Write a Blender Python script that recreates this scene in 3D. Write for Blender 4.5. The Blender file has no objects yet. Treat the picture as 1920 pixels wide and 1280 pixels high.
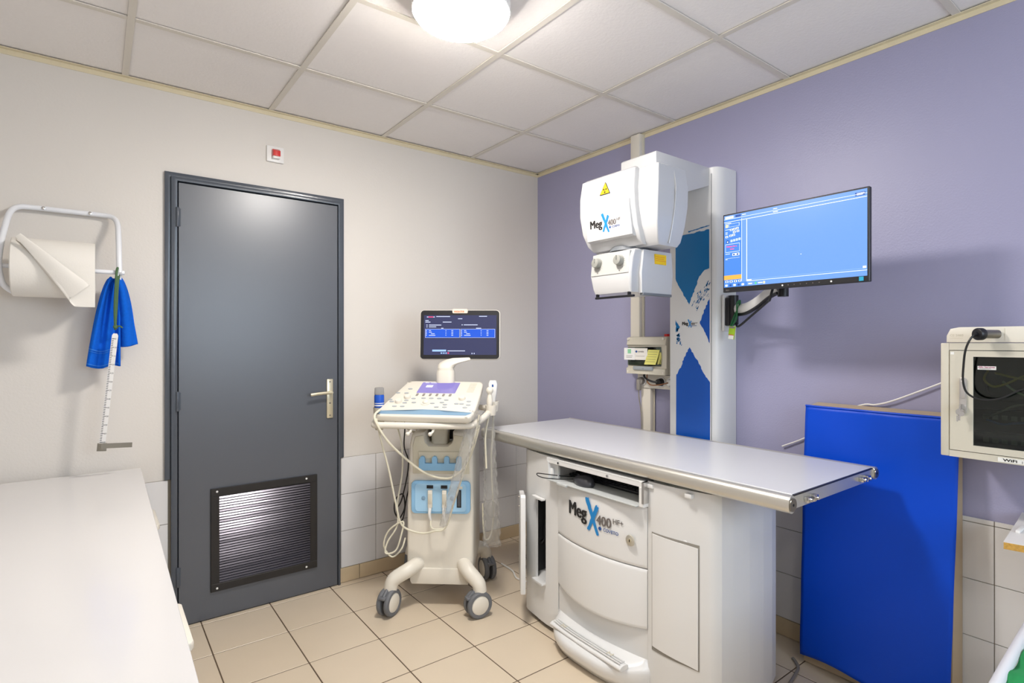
import bpy, bmesh, math, random
from mathutils import Vector, Matrix
R = random.Random(7)
PI = math.pi
sc = bpy.context.scene
# ---------------------------------------------------------------- camera
cd = bpy.data.cameras.new('camera'); cam = bpy.data.objects.new('camera', cd)
sc.collection.objects.link(cam); sc.camera = cam
cam.location = (-2.4553, -2.9578, 1.3119)
YAW = 0.9244
cam.rotation_euler = (PI/2, 0, YAW - PI/2)
cd.sensor_width = 36; cd.lens = 1033.78/1920*36; cd.clip_start = .02
# ---------------------------------------------------------------- world, light, exposure
w = bpy.data.worlds.new('world'); sc.world = w; w.use_nodes = True
w.node_tree.nodes['Background'].inputs[0].default_value = (.75, .85, 1, 1)
w.node_tree.nodes['Background'].inputs[1].default_value = 1.0
def area(name, loc, rot, sx, sy, power, col, shape='RECTANGLE'):
    l = bpy.data.lights.new(name, 'AREA'); l.shape = shape; l.size = sx; l.size_y = sy
    l.energy = power; l.color = col
    o = bpy.data.objects.new(name, l); sc.collection.objects.link(o)
    o.location = loc; o.rotation_euler = rot; return o
LAMP = (-1.49, -1.40)
LAMP_E = 96
area('daylight_window', (-1.3, -4.25, 1.6), (PI/2, 0, 0), 1.3, 1.1, 19, (.72, .84, 1))
sc.view_settings.view_transform = 'Standard'; sc.view_settings.look = 'None'
sc.view_settings.gamma = 1; sc.view_settings.use_curve_mapping = False
sc.view_settings.exposure = 0.6
# ---------------------------------------------------------------- materials
def lin(h):
    h = h.lstrip('#'); v = [int(h[i:i+2], 16)/255 for i in (0, 2, 4)]
    return tuple(c/12.92 if c <= .04045 else ((c+.055)/1.055)**2.4 for c in v) + (1,)
MC = {}
def mat(name, hexc, rough=.5, metal=0., bump=0., scale=80, var=0., vscale=3, emit=None, es=1., coat=0., alpha=1., trans=0., spec=.5, subs=0, aniso=None, streak=None):
    if name in MC: return MC[name]
    m = bpy.data.materials.new(name); m.use_nodes = True; nt = m.node_tree; N = nt.nodes; L = nt.links
    p = N['Principled BSDF']; c = lin(hexc)
    p.inputs['Base Color'].default_value = c; p.inputs['Roughness'].default_value = rough
    p.inputs['Metallic'].default_value = metal; p.inputs['Specular IOR Level'].default_value = spec
    p.inputs['Coat Weight'].default_value = coat; p.inputs['Coat Roughness'].default_value = .15 if coat < .4 else .3
    p.inputs['Alpha'].default_value = alpha; p.inputs['Transmission Weight'].default_value = trans
    if emit:
        p.inputs['Emission Color'].default_value = lin(emit); p.inputs['Emission Strength'].default_value = es
    tc = N.new('ShaderNodeTexCoord')
    if bump:
        n = N.new('ShaderNodeTexNoise'); n.inputs['Scale'].default_value = scale; n.inputs['Detail'].default_value = 4
        b = N.new('ShaderNodeBump'); b.inputs['Strength'].default_value = bump; b.inputs['Distance'].default_value = .002
        src = tc.outputs['Object']
        if streak:
            mp = N.new('ShaderNodeMapping'); mp.inputs['Scale'].default_value = streak
            L.new(src, mp.inputs[0]); src = mp.outputs[0]
        L.new(src, n.inputs['Vector']); L.new(n.outputs[0], b.inputs['Height']); L.new(b.outputs[0], p.inputs['Normal'])
    if var:
        n = N.new('ShaderNodeTexNoise'); n.inputs['Scale'].default_value = vscale; n.inputs['Detail'].default_value = 5
        L.new(tc.outputs['Object'], n.inputs['Vector'])
        mx = N.new('ShaderNodeMix'); mx.data_type = 'RGBA'
        mx.inputs['A'].default_value = tuple(x*(1-var) for x in c[:3])+(1,); mx.inputs['B'].default_value = tuple(min(1, x*(1+var)) for x in c[:3])+(1,)
        L.new(n.outputs[0], mx.inputs['Factor']); L.new(mx.outputs['Result'], p.inputs['Base Color'])
    m.diffuse_color = c; MC[name] = m; return m
def emis(name, hexc, s=1.):
    return mat(name, '#050505', rough=.25, emit=hexc, es=s)
M_wall = mat('white_wall_paint', '#dad5ce', .55, bump=.28, scale=130, var=.015)
M_purple = mat('lavender_wall_paint', '#9f9ebc', .42, bump=.35, scale=140, var=.02)
M_ctile = mat('mineral_fibre_tile', '#f1edea', .85, bump=.5, scale=90, var=.02, vscale=60)
M_bar = mat('cream_grid_metal', '#dbd5ca', .45)
M_angle = mat('cream_edge_trim', '#ddd2b4', .5, var=.06, vscale=20)
M_ftile = mat('beige_floor_tile', '#d8c8b1', .32, bump=.12, scale=160, var=.035, vscale=6)
M_grout = mat('dark_grout', '#5d4d3c', .9, var=.2, vscale=30)
M_wtile = mat('white_wall_tile', '#dedddd', .14, var=.01)
M_wgrout = mat('grey_grout', '#8d8577', .9)
M_btile = mat('beige_skirting_tile', '#cdb998', .35, bump=.1, var=.07, vscale=18)
M_door = mat('slate_blue_door_paint', '#4c5058', .42, coat=.9, bump=.07, scale=24, streak=(4, 4, .6), var=.03, vscale=8)
M_frame = mat('slate_blue_gloss_paint', '#4d535c', .22, bump=.25, scale=60)
M_alm = mat('champagne_metal', '#d8cfb4', .3, .55)
M_black = mat('black_plastic', '#15151a', .38)
M_vent = mat('black_vent_frame', '#1d1a19', .4)
M_slat = mat('glossy_black_slat', '#4a484e', .20, .9)
M_white = mat('white_plastic', '#ecebe8', .32)
M_mwhite = mat('machine_white_enamel', '#e6e6e5', .26, coat=.15)
M_head = mat('head_enamel_toned_down', '#c8c8c9', .26, coat=.15)  # machine white with a darker colour to offset the close lamp's light
M_mwhite2 = mat('machine_white_moulding', '#e0e0df', .38)
M_cream = mat('cream_plastic', '#e2dccf', .38)
M_cream2 = mat('cream_plastic_grey', '#cfc9b8', .4)
M_counter = mat('white_laminate', '#e0dedd', .16, var=.008, vscale=2)
M_table = mat('grey_white_tabletop', '#cdced2', .3)
M_alu = mat('brushed_aluminium', '#d5d2ca', .33, .75)
M_chrome = mat('chrome', '#cfcfcf', .12, 1.)
M_steel = mat('steel', '#8f8a80', .3, .9)
M_dgrey = mat('dark_grey_interior', '#4d5054', .6)
M_grey = mat('mid_grey_plastic', '#6f7378', .5)
M_tyre = mat('grey_rubber', '#6a6c70', .6)
M_lblue = mat('pale_blue_plastic', '#8fc0e4', .4)
M_lblue2 = mat('blue_band', '#7f9fb8', .4)
M_towel = mat('blue_terry_cloth', '#1668dc', .95, bump=1., scale=420, var=.12, vscale=90, spec=.1)
M_paper = mat('white_paper', '#e8e4dc', .85, bump=.2, scale=200)
M_vinyl = mat('royal_blue_vinyl', '#0048cc', .40, bump=.3, scale=7, spec=.25)
M_matbeige = mat('beige_vinyl', '#b9a68a', .5, var=.04)
M_cab = mat('grey_beige_enamel', '#cfc9ba', .38, bump=.1, scale=220)
M_red = mat('red_plastic', '#c4201c', .3, emit='#c4201c', es=.05)
M_green = mat('green_strap', '#4d6b48', .8)
M_green2 = mat('green_cord', '#1f6a3a', .6)
M_gcloth = mat('green_fabric', '#1e8c4d', .9, bump=.6, scale=40)
M_yel = mat('sticky_note_yellow', '#e2dd7c', .8)
M_yellow = mat('warning_yellow', '#f4c90e', .5)
M_ink = mat('black_ink', '#1a1818', .5)
M_inkg = mat('grey_ink', '#6d6663', .5)
M_brush = mat('cyan_blue_ink', '#1e86cc', .4)
M_navy = mat('navy_ink', '#1c4f97', .4)
M_print1 = mat('teal_blue_print', '#0570ae', .3)
M_print2 = mat('royal_blue_print', '#0353b4', .3)
M_cable = mat('cream_cable', '#ddd7c2', .45)
M_bcable = mat('black_cable', '#18181a', .45)
M_brown = mat('brown_cable', '#8a5a34', .5)
M_gcable = mat('grey_cable', '#8d8780', .5)
M_ycable = mat('yellow_cable', '#d8b512', .45)
M_chip = mat('particle_board', '#c99a4a', .8, bump=.8, scale=160, var=.35, vscale=160)
M_orange = mat('orange_ink', '#e0682a', .5)
M_grnl = mat('pale_green_ink', '#8cc9a0', .6)
M_pink = emis('screen_pink', '#ff4a7a', 1.)
def glassy(name, hexc, fac, rough=.05):
    m = bpy.data.materials.new(name); m.use_nodes = True; nt = m.node_tree; N = nt.nodes; L = nt.links
    N.remove(N['Principled BSDF']); o = N['Material Output']
    t = N.new('ShaderNodeBsdfTransparent'); t.inputs[0].default_value = lin(hexc)
    g = N.new('ShaderNodeBsdfGlossy'); g.inputs['Roughness'].default_value = rough
    f = N.new('ShaderNodeFresnel'); f.inputs[0].default_value = 1.5
    mt = N.new('ShaderNodeMath'); mt.operation = 'ADD'; mt.inputs[1].default_value = fac
    L.new(f.outputs[0], mt.inputs[0]); x = N.new('ShaderNodeMixShader')
    L.new(mt.outputs[0], x.inputs[0]); L.new(t.outputs[0], x.inputs[1]); L.new(g.outputs[0], x.inputs[2]); L.new(x.outputs[0], o.inputs[0])
    return m
M_glass = glassy('clear_glass', '#e6f0ea', .0)
M_tglass = glassy('tinted_glass', '#c3cfc8', .0)
def film(name, hexc, a):
    m = bpy.data.materials.new(name); m.use_nodes = True; nt = m.node_tree; N = nt.nodes; L = nt.links
    p = N['Principled BSDF']; p.inputs['Base Color'].default_value = lin(hexc); p.inputs['Roughness'].default_value = .15
    t = N.new('ShaderNodeBsdfTransparent'); x = N.new('ShaderNodeMixShader'); x.inputs[0].default_value = a
    n = N.new('ShaderNodeTexNoise'); n.inputs['Scale'].default_value = 60; b = N.new('ShaderNodeBump'); b.inputs['Strength'].default_value = 1; b.inputs['Distance'].default_value = .01
    L.new(n.outputs[0], b.inputs['Height']); L.new(b.outputs[0], p.inputs['Normal'])
    L.new(t.outputs[0], x.inputs[1]); L.new(p.outputs[0], x.inputs[2]); L.new(x.outputs[0], N['Material Output'].inputs[0]); return m
M_film = film('clear_plastic_film', '#f2efe8', .28)
M_clearp = film('milky_clear_plastic', '#e6e6e6', .55)
# ---------------------------------------------------------------- builders
Z3 = Matrix.Identity(4)
def FR(x): return Matrix(((0, 0, -1, x), (-1, 0, 0, 0), (0, 1, 0, 0), (0, 0, 0, 1)))   # (a,b,c) on a wall x=const: a=-y, b=z, c towards the room
def FB(y): return Matrix(((1, 0, 0, 0), (0, 0, -1, y), (0, 1, 0, 0), (0, 0, 0, 1)))     # (a,b,c) on a wall y=const
def catmull(P, n=8, closed=False):
    P = [Vector(p) for p in P]; out = []; k = len(P)
    for i in range(k if closed else k-1):
        g = (lambda j: P[j % k]) if closed else (lambda j: P[min(max(j, 0), k-1)])
        a, b, c, d = g(i-1), g(i), g(i+1), g(i+2)
        for s in range(n):
            t = s/n
            out.append(.5*((2*b)+(c-a)*t+(2*a-5*b+4*c-d)*t*t+(3*b-a-3*c+d)*t**3))
    if not closed: out.append(P[-1])
    return out
class B:
    def __init__(s): s.bm = bmesh.new()
    def _add(s, t, M=None, mi=0):
        if M is not None: bmesh.ops.transform(t, matrix=M, verts=t.verts)
        for f in t.faces: f.material_index = mi
        me = bpy.data.meshes.new('t'); t.to_mesh(me); t.free(); s.bm.from_mesh(me); bpy.data.meshes.remove(me); return s
    def box(s, x0, x1, y0, y1, z0, z1, bev=0, seg=2, M=None, mi=0, rot=None):
        t = bmesh.new(); bmesh.ops.create_cube(t, size=1)
        c = Vector(((x0+x1)/2, (y0+y1)/2, (z0+z1)/2))
        bmesh.ops.scale(t, vec=(abs(x1-x0), abs(y1-y0), abs(z1-z0)), verts=t.verts)
        if bev: bmesh.ops.bevel(t, geom=t.edges[:], offset=bev, segments=seg, affect='EDGES', profile=.5)
        if rot is not None: bmesh.ops.transform(t, matrix=rot, verts=t.verts)
        bmesh.ops.translate(t, vec=c, verts=t.verts)
        return s._add(t, M, mi)
    def prism(s, poly, c0, c1, bev=0, seg=2, M=None, mi=0):
        t = bmesh.new(); v0 = [t.verts.new((a, b, c0)) for a, b in poly]; f = t.faces.new(v0)
        r = bmesh.ops.extrude_face_region(t, geom=[f]); vs = [e for e in r['geom'] if isinstance(e, bmesh.types.BMVert)]
        bmesh.ops.translate(t, vec=(0, 0, c1-c0), verts=vs)
        bmesh.ops.recalc_face_normals(t, faces=t.faces)
        if bev:
            caps = [e for e in t.edges if abs(e.verts[0].co.z-e.verts[1].co.z) < 1e-7]
            bmesh.ops.bevel(t, geom=caps, offset=bev, segments=seg, affect='EDGES', profile=.5)
        return s._add(t, M, mi)
    def flat(s, poly, c=0, M=None, mi=0):
        t = bmesh.new(); f = t.faces.new([t.verts.new((a, b, c)) for a, b in poly])
        if f.normal.z < 0 or sum((poly[i][0]*poly[(i+1) % len(poly)][1]-poly[(i+1) % len(poly)][0]*poly[i][1]) for i in range(len(poly))) < 0: f.normal_flip()
        bmesh.ops.triangulate(t, faces=t.faces[:])
        return s._add(t, M, mi)
    def tube(s, pts, r, seg=10, n=6, smooth=True, closed=False, M=None, mi=0, flat=None):
        P = catmull(pts, n, closed) if smooth and len(pts) > 2 else [Vector(p) for p in pts]
        t = bmesh.new(); rings = []; K = len(P); up = None
        for i, p in enumerate(P):
            a = P[(i-1) % K] if closed else P[max(i-1, 0)]; b = P[(i+1) % K] if closed else P[min(i+1, K-1)]
            d = (b-a).normalized() if (b-a).length > 1e-9 else Vector((0, 0, 1))
            if up is None:
                up = Vector((0, 0, 1)) if abs(d.z) < .9 else Vector((1, 0, 0))
            sd = d.cross(up)
            if sd.length < 1e-6: sd = d.cross(Vector((0, 1, 0)))
            sd.normalize(); up = sd.cross(d).normalized()
            rr = r(i/(K-1)) if callable(r) else r
            fx = flat or 1
            rings.append([t.verts.new(p+sd*math.cos(2*PI*j/seg)*rr*fx+up*math.sin(2*PI*j/seg)*rr) for j in range(seg)])
        for i in range(K if closed else K-1):
            A = rings[i]; C = rings[(i+1) % K]
            for j in range(seg): t.faces.new((A[j], A[(j+1) % seg], C[(j+1) % seg], C[j]))
        if not closed:
            t.faces.new(rings[0][::-1]); t.faces.new(rings[-1])
        bmesh.ops.recalc_face_normals(t, faces=t.faces)
        return s._add(t, M, mi)
    def cyl(s, p0, p1, r0, r1=None, seg=24, bev=0, M=None, mi=0):
        p0 = Vector(p0); p1 = Vector(p1); r1 = r0 if r1 is None else r1
        t = bmesh.new(); L = (p1-p0).length
        bmesh.ops.create_cone(t, cap_ends=True, segments=seg, radius1=r0, radius2=r1, depth=L)
        if bev:
            e = [e for e in t.edges if abs(e.verts[0].co.z-e.verts[1].co.z) < 1e-7]
            bmesh.ops.bevel(t, geom=e, offset=bev, segments=2, affect='EDGES', profile=.5)
        q = Vector((0, 0, 1)).rotation_difference((p1-p0).normalized()).to_matrix().to_4x4()
        bmesh.ops.transform(t, matrix=Matrix.Translation((p0+p1)/2) @ q, verts=t.verts)
        return s._add(t, M, mi)
    def sph(s, c, r, sc_=(1, 1, 1), M=None, mi=0, seg=20):
        t = bmesh.new(); bmesh.ops.create_uvsphere(t, u_segments=seg, v_segments=seg//2, radius=r)
        bmesh.ops.scale(t, vec=sc_, verts=t.verts); bmesh.ops.translate(t, vec=c, verts=t.verts)
        return s._add(t, M, mi)
    def rings(s, rings, cap=True, M=None, mi=0):
        t = bmesh.new(); V = [[t.verts.new(p) for p in r] for r in rings]; n = len(V[0])
        for i in range(len(V)-1):
            for j in range(n): t.faces.new((V[i][j], V[i][(j+1) % n], V[i+1][(j+1) % n], V[i+1][j]))
        if cap: t.faces.new(V[0][::-1]); t.faces.new(V[-1])
        bmesh.ops.recalc_face_normals(t, faces=t.faces)
        return s._add(t, M, mi)
    def loft(s, secs, M=None, mi=0, n=6):     # secs: (z, x0, x1, y0, y1, r)
        out = []
        for z, x0, x1, y0, y1, r in secs: out.append([(x, y, z) for x, y in rrect(x0, x1, y0, y1, r, n)])
        return s.rings(out, True, M, mi)
    def lathe(s, prof, c=(0, 0, 0), seg=32, M=None, mi=0):
        return s.rings([[(c[0]+r*math.cos(2*PI*j/seg), c[1]+r*math.sin(2*PI*j/seg), c[2]+z) for j in range(seg)] for r, z in prof], True, M, mi)
    def grid(s, fn, nu, nv, M=None, mi=0, thick=0):
        t = bmesh.new(); V = [[t.verts.new(fn(i/nu, j/nv)) for j in range(nv+1)] for i in range(nu+1)]
        for i in range(nu):
            for j in range(nv): t.faces.new((V[i][j], V[i+1][j], V[i+1][j+1], V[i][j+1]))
        bmesh.ops.recalc_face_normals(t, faces=t.faces)
        if thick: bmesh.ops.solidify(t, geom=t.faces[:], thickness=thick)
        return s._add(t, M, mi)
    def strip(s, line, z0, z1, th, M=None, mi=0, nz=1, lean=None):   # thin wall over a plan polyline, thickness to its right
        P = [Vector((x, y, 0)) for x, y in line]; Q = []
        for i, p in enumerate(P):
            d = (P[min(i+1, len(P)-1)]-P[max(i-1, 0)]).normalized(); Q.append(p+Vector((d.y, -d.x, 0))*th)
        t = bmesh.new(); g0 = (lambda i: z0(i/(len(P)-1))) if callable(z0) else (lambda i: z0)
        g1 = (lambda i: z1(i/(len(P)-1))) if callable(z1) else (lambda i: z1)
        V = [[t.verts.new(c) for c in ((p.x, p.y, g0(i)), (p.x, p.y, g1(i)), (q.x, q.y, g1(i)), (q.x, q.y, g0(i)))] for i, (p, q) in enumerate(zip(P, Q))]
        for i in range(len(V)-1):
            for j in range(4): t.faces.new((V[i][j], V[i][(j+1) % 4], V[i+1][(j+1) % 4], V[i+1][j]))
        t.faces.new(V[0][::-1]); t.faces.new(V[-1]); bmesh.ops.recalc_face_normals(t, faces=t.faces)
        return s._add(t, M, mi)
    def text(s, txt, a, b, size, c=.0004, M=None, mi=0, bold=0., sx=1., align='LEFT', th=.0002):
        cu = bpy.data.curves.new('t', 'FONT'); cu.body = txt; cu.size = size; cu.offset = bold*size; cu.extrude = th
        cu.align_x = align; cu.resolution_u = 3
        o = bpy.data.objects.new('t', cu); sc.collection.objects.link(o)
        me = bpy.data.meshes.new_from_object(o); bpy.data.objects.remove(o); bpy.data.curves.remove(cu)
        t = bmesh.new(); t.from_mesh(me); bpy.data.meshes.remove(me)
        bmesh.ops.transform(t, matrix=Matrix.Translation((a, b, c)) @ Matrix.Diagonal((sx, 1, 1, 1)), verts=t.verts)
        return s._add(t, M, mi)
    def rough_brush(s, p0, p1, w0, w1, c, M=None, mi=0, jag=.1, n=14):
        p0 = Vector(p0); p1 = Vector(p1); d = p1-p0; L = d.length; d.normalize(); nn = Vector((-d.y, d.x))
        A = []; C = []
        for i in range(n+1):
            t = i/n; w = (w0+(w1-w0)*t)/2; A.append(p0+d*L*t+nn*w*(1+R.uniform(-jag, jag))); C.append(p0+d*L*t-nn*w*(1+R.uniform(-jag, jag)))
        E = [p1+d*R.uniform(-.1, .35)*w1+nn*w1*(.5-k/6) for k in range(1, 6)]
        S = [p0-d*R.uniform(-.1, .2)*w0-nn*w0*(.5-k/6) for k in range(1, 6)]
        return s.flat([tuple(q) for q in A+E+C[::-1]+S], c, M, mi)
    def warp(s, fn):
        for v in s.bm.verts: v.co = Vector(fn(v.co))
        return s
def rrect(x0, x1, y0, y1, r, n=6):
    o = []
    for cx, cy, a0 in ((x1-r, y1-r, 0), (x0+r, y1-r, PI/2), (x0+r, y0+r, PI), (x1-r, y0+r, 1.5*PI)):
        for k in range(n+1): a = a0+PI/2*k/n; o.append((cx+r*math.cos(a), cy+r*math.sin(a)))
    return o
C = sc.collection
W = {}
def tag(o, label=None, cat=None, group=None, kind=None):
    if label: o['label'] = label
    if cat: o['category'] = cat
    if group: o['group'] = group
    if kind: o['kind'] = kind
    return o
def thing(name, label, cat, loc=(0, 0, 0), rz=0, group=None):
    o = bpy.data.objects.new(name, None); C.objects.link(o); o.empty_display_size = .05
    o.location = loc; o.rotation_euler = (0, 0, rz); W[o] = Matrix.Translation(loc) @ Matrix.Rotation(rz, 4, 'Z')
    return tag(o, label, cat, group)
SMALL = {'bezel_marks', 'panel_line', 'badge_label', 'dial_marks', 'ports', 'door_screws', 'opening_rim', 'interface', 'handwriting', 'print', 'touch_icons', 'scale_marks', 'lettering', 'label_print', 'hanging_cables'}
def obj(name, b, ms, parent=None, ang=35, local=False, label=None, kind=None, sm=True):
    if name in SMALL and parent is not None: kind = 'stuff'
    me = bpy.data.meshes.new(name); b.bm.to_mesh(me); b.bm.free()
    if not isinstance(ms, (list, tuple)): ms = [ms]
    for m in ms: me.materials.append(m)
    o = bpy.data.objects.new(name, me); C.objects.link(o)
    if sm:
        me.shade_smooth(); me.set_sharp_from_angle(angle=math.radians(ang))
    if parent is not None:
        PM = W.get(parent, Z3)
        if not local and PM != Z3: me.transform(PM.inverted())
        o.parent = parent; W[o] = PM
    else:
        # give the object an origin at the bottom centre of its mesh
        vs = [v.co for v in me.vertices]; lo = [min(v[i] for v in vs) for i in range(3)]; hi = [max(v[i] for v in vs) for i in range(3)]
        c = Vector(((lo[0]+hi[0])/2, (lo[1]+hi[1])/2, lo[2])); me.transform(Matrix.Translation(-c)); o.location = c; W[o] = Matrix.Translation(c)
    if label: o['label'] = label
    if kind: o['kind'] = kind
    return o
def struct(name, b, ms, label=None, **k):
    o = obj(name, b, ms, None, **k); o['kind'] = 'structure'
    if label: o['label'] = label
    return o
PIECE = {}
def piece(name, sx, sy, sz, bev, m, parent, loc, key=''):
    k = (name, round(sx, 4), round(sy, 4), round(sz, 4), key)
    if k not in PIECE:
        b = B().box(-sx/2, sx/2, -sy/2, sy/2, -sz/2, sz/2, bev, 1)
        me = bpy.data.meshes.new(name); b.bm.to_mesh(me); b.bm.free(); me.materials.append(m); PIECE[k] = me
    o = bpy.data.objects.new(name, PIECE[k]); C.objects.link(o); o.parent = parent
    o.location = W[parent].inverted() @ Vector(loc); return o
# ================================================================ ROOM SHELL
H = 2.4733; XL = -3.5; YF = -4.3
floor = struct('floor', B().box(XL, 0, YF, 0, -.05, -.0016), M_grout, 'floor of square beige tiles with dark joints')
P = .3034
for i in range(12):
    for j in range(15):
        x0, x1 = -2.063+P*(i-5), -2.063+P*(i-4); y1, y0 = -.0535-P*(j-1), -.0535-P*j
        x0 = max(x0, XL); x1 = min(x1, -.001); y1 = min(y1, -.001); y0 = max(y0, YF)
        if x1-x0 < .02 or y1-y0 < .02: continue
        piece('floor_tile', x1-x0-.005, y1-y0-.005, .012, .0012, M_ftile, floor, ((x0+x1)/2, (y0+y1)/2, -.006+R.uniform(-.0004, .0)))
ceil = struct('ceiling', B().box(XL, 0, YF, 0, H+.022, H+.05), M_ctile, 'suspended ceiling of off-white mineral panels in a metal grid')
gx = [0]+[-.5537-.6*i for i in range(6)]; gx = [g for g in gx if g > XL]+[XL]
gy = [0]+[-.5463-.6*j for j in range(8)]; gy = [g for g in gy if g > YF]+[YF]
for i in range(len(gx)-1):
    for j in range(len(gy)-1):
        sx = gx[i]-gx[i+1]; sy = gy[j]-gy[j+1]
        if sx < .03 or sy < .03: continue
        piece('ceiling_panel', sx-.003, sy-.003, .014, 0, M_ctile, ceil, ((gx[i]+gx[i+1])/2, (gy[j]+gy[j+1])/2, H+.0118+R.uniform(-.0006, .0006)))
for g in gx[1:-1]: piece('grid_bar', .024, -YF, .004, 0, M_bar, ceil, (g, YF/2, H+.0005))
for g in gy[1:-1]:
    for i in range(len(gx)-1):
        piece('grid_bar', gx[i]-gx[i+1]-.0245, .024, .004, 0, M_bar, ceil, ((gx[i]+gx[i+1])/2, g, H+.0004))
struct('trim_1', B().prism([(0, 0), (0, -.022), (.003, -.022), (.003, -.003), (.022, -.003), (.022, 0)], XL, -.001, M=Matrix(((0, 0, 1, 0), (-1, 0, 0, 0), (0, 1, 0, H), (0, 0, 0, 1)))), M_angle, 'cream metal edge angle along the white wall')
struct('trim_2', B().prism([(0, 0), (0, -.022), (.003, -.022), (.003, -.003), (.022, -.003), (.022, 0)], YF, -.003, M=Matrix(((-1, 0, 0, 0), (0, 0, 1, 0), (0, 1, 0, H), (0, 0, 0, 1)))), M_angle, 'cream metal edge angle along the lavender wall')
DX0, DX1, DZ = -2.18, -1.404, 2.06     # door opening
wb = B().box(XL-.1, DX0, 0, .1, -.05, H+.05).box(DX1, .1, 0, .1, -.05, H+.05).box(DX0, DX1, 0, .1, DZ, H+.05).box(DX0, DX1, .09, .1, -.05, DZ)
wall_back = struct('wall_back', wb, M_wall, 'off-white textured wall around the slate door', sm=False)
wall_right = struct('wall_right', B().box(0, .1, YF-.1, -.0005, -.05, H+.05), M_purple, 'lavender painted wall behind the X-ray column', sm=False)
struct('wall_left', B().box(XL-.1, XL, YF-.1, -.0005, -.05, H+.05), M_wall, sm=False)
wf = B().box(XL, -1.95, YF-.1, YF, -.05, H+.05).box(-.65, -.0005, YF-.1, YF, -.05, H+.05).box(-1.95, -.65, YF-.1, YF, -.05, 1.05).box(-1.95, -.65, YF-.1, YF, 2.15, H+.05)
struct('wall_front', wf, M_wall, sm=False)
fr = B()
for a in ((-1.95, -.65, 1.05, 1.09), (-1.95, -.65, 2.11, 2.15), (-1.95, -1.91, 1.09, 2.11), (-.69, -.65, 1.09, 2.11), (-1.32, -1.28, 1.09, 2.11)):
    fr.box(a[0], a[1], YF-.08, YF-.03, a[2], a[3])
w1 = struct('window_1', fr, M_white); obj('pane', B().box(-1.91, -.69, YF-.06, YF-.055, 1.09, 2.11), M_glass, w1)
# wall tiles
bk1 = B().box(XL, DX0, -.004, 0, .08, .68).box(DX1, -.004, -.004, 0, .08, .68)
gb = obj('tile_grout', bk1, M_wgrout, wall_back, sm=False)
cols = [-.193-.2*k for k in range(-1, 17)]
for z in (.08, .28, .48):
    for k in range(len(cols)-1):
        x1, x0 = cols[k], cols[k+1]
        x1 = min(x1, -.009)
        for lo, hi in ((XL, DX0), (DX1, 0)):
            a, b = max(x0, lo), min(x1, hi)
            if b-a > .015: piece('wall_tile', b-a-.0025, .007, .1975, .001, M_wtile, wall_back, ((a+b)/2, -.0045+R.uniform(-.0004, .0004), z+.1))
gr = obj('tile_grout', B().box(-.004, 0, YF, -.004, .08, .695), M_wgrout, wall_right, sm=False)
rows = [-.047-.2*k for k in range(-1, 22)]
for z, h in ((.08, .2), (.28, .2), (.48, .2), (.68, .018)):
    for k in range(len(rows)-1):
        y1, y0 = min(rows[k], -.009), max(rows[k+1], YF)
        if y1-y0 > .015: piece('wall_tile', .007, y1-y0-.0025, h-.0025, .001, M_wtile, wall_right, (-.0045+R.uniform(-.0004, .0004), (y0+y1)/2, z+h/2))
bb = struct('baseboard_back', B().box(XL, DX0, -.004, -.0005, 0, .08).box(DX1, -.01, -.004, -.0005, 0, .08), M_wgrout, 'beige skirting tiles along the white wall', sm=False)
br = struct('baseboard_right', B().box(-.004, -.0005, YF, -.01, 0, .08), M_wgrout, 'beige skirting tiles along the lavender wall', sm=False)
x = -.012
for k in range(13):
    a, b = x-.3034+(.24 if k == 0 else 0), x
    for lo, hi in ((XL, DX0), (DX1, 0)):
        aa, bb_ = max(a, lo), min(b, hi)
        if bb_-aa > .015: piece('skirting_tile', bb_-aa-.003, .009, .077, .0015, M_btile, bb, ((aa+bb_)/2, -.0055, .0400))
    x = a
y = -.012
for k in range(15):
    a = max(y-.3034+(.2 if k == 0 else 0), YF)
    if y-a > .02: piece('skirting_tile', .009, y-a-.003, .077, .0015, M_btile, br, (-.0055, (a+y)/2, .0400))
    y = a
# ================================================================ DOOR
fb = B()
fb.prism([(-2.207, .683), (-2.207, 2.086), (-1.379, 2.086), (-1.379, .683), (-1.402, .683), (-1.402, 2.062), (-2.183, 2.062), (-2.183, .683)], .001, .016, .003, M=FB(0))
fb.prism([(-2.183, 0), (-2.183, 2.064), (-1.402, 2.064), (-1.402, 0), (-1.414, 0), (-1.414, 2.046), (-2.158, 2.046), (-2.158, 0)], -.08, .03, .003, M=FB(0))
door = struct('door_1', fb, M_frame, 'slate blue painted door frame and door with a black vent grille')
leaf = obj('door_leaf', B().box(-2.154, -1.418, -.024, .016, .005, 2.040, .0015, 1), M_door, door)
obj('gap_blackout', B().box(-2.158, -1.414, -.018, .09, -.003, .0035), M_black, door, sm=False)  # black box added to keep the gap under the door dark
for z in (1.88, 1.038, .235):
    obj('hinge', B().cyl((-2.158, -.033, z-.045), (-2.158, -.033, z+.045), .007, bev=.002).box(-2.17, -2.145, -.031, -.024, z-.04, z+.04), M_frame, door)
h = B().box(-1.478, -1.445, -.034, -.024, .905, 1.112, .003)
h.cyl((-1.462, -.034, 1.042), (-1.462, -.062, 1.042), .009)
h.tube([(-1.462, -.066, 1.042), (-1.50, -.067, 1.042), (-1.545, -.068, 1.039), (-1.572, -.068, 1.036)], .008, flat=.8)
ho = obj('door_handle', h, M_alm, door, label='champagne metal lever handle on a long plate')
obj('screw', B().cyl((-1.462, -.034, 1.098), (-1.462, -.0355, 1.098), .004, seg=12).cyl((-1.462, -.034, .92), (-1.462, -.0355, .92), .004, seg=12).cyl((-1.462, -.034, .985), (-1.462, -.0352, .985), .005, seg=12), M_steel, ho)
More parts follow.
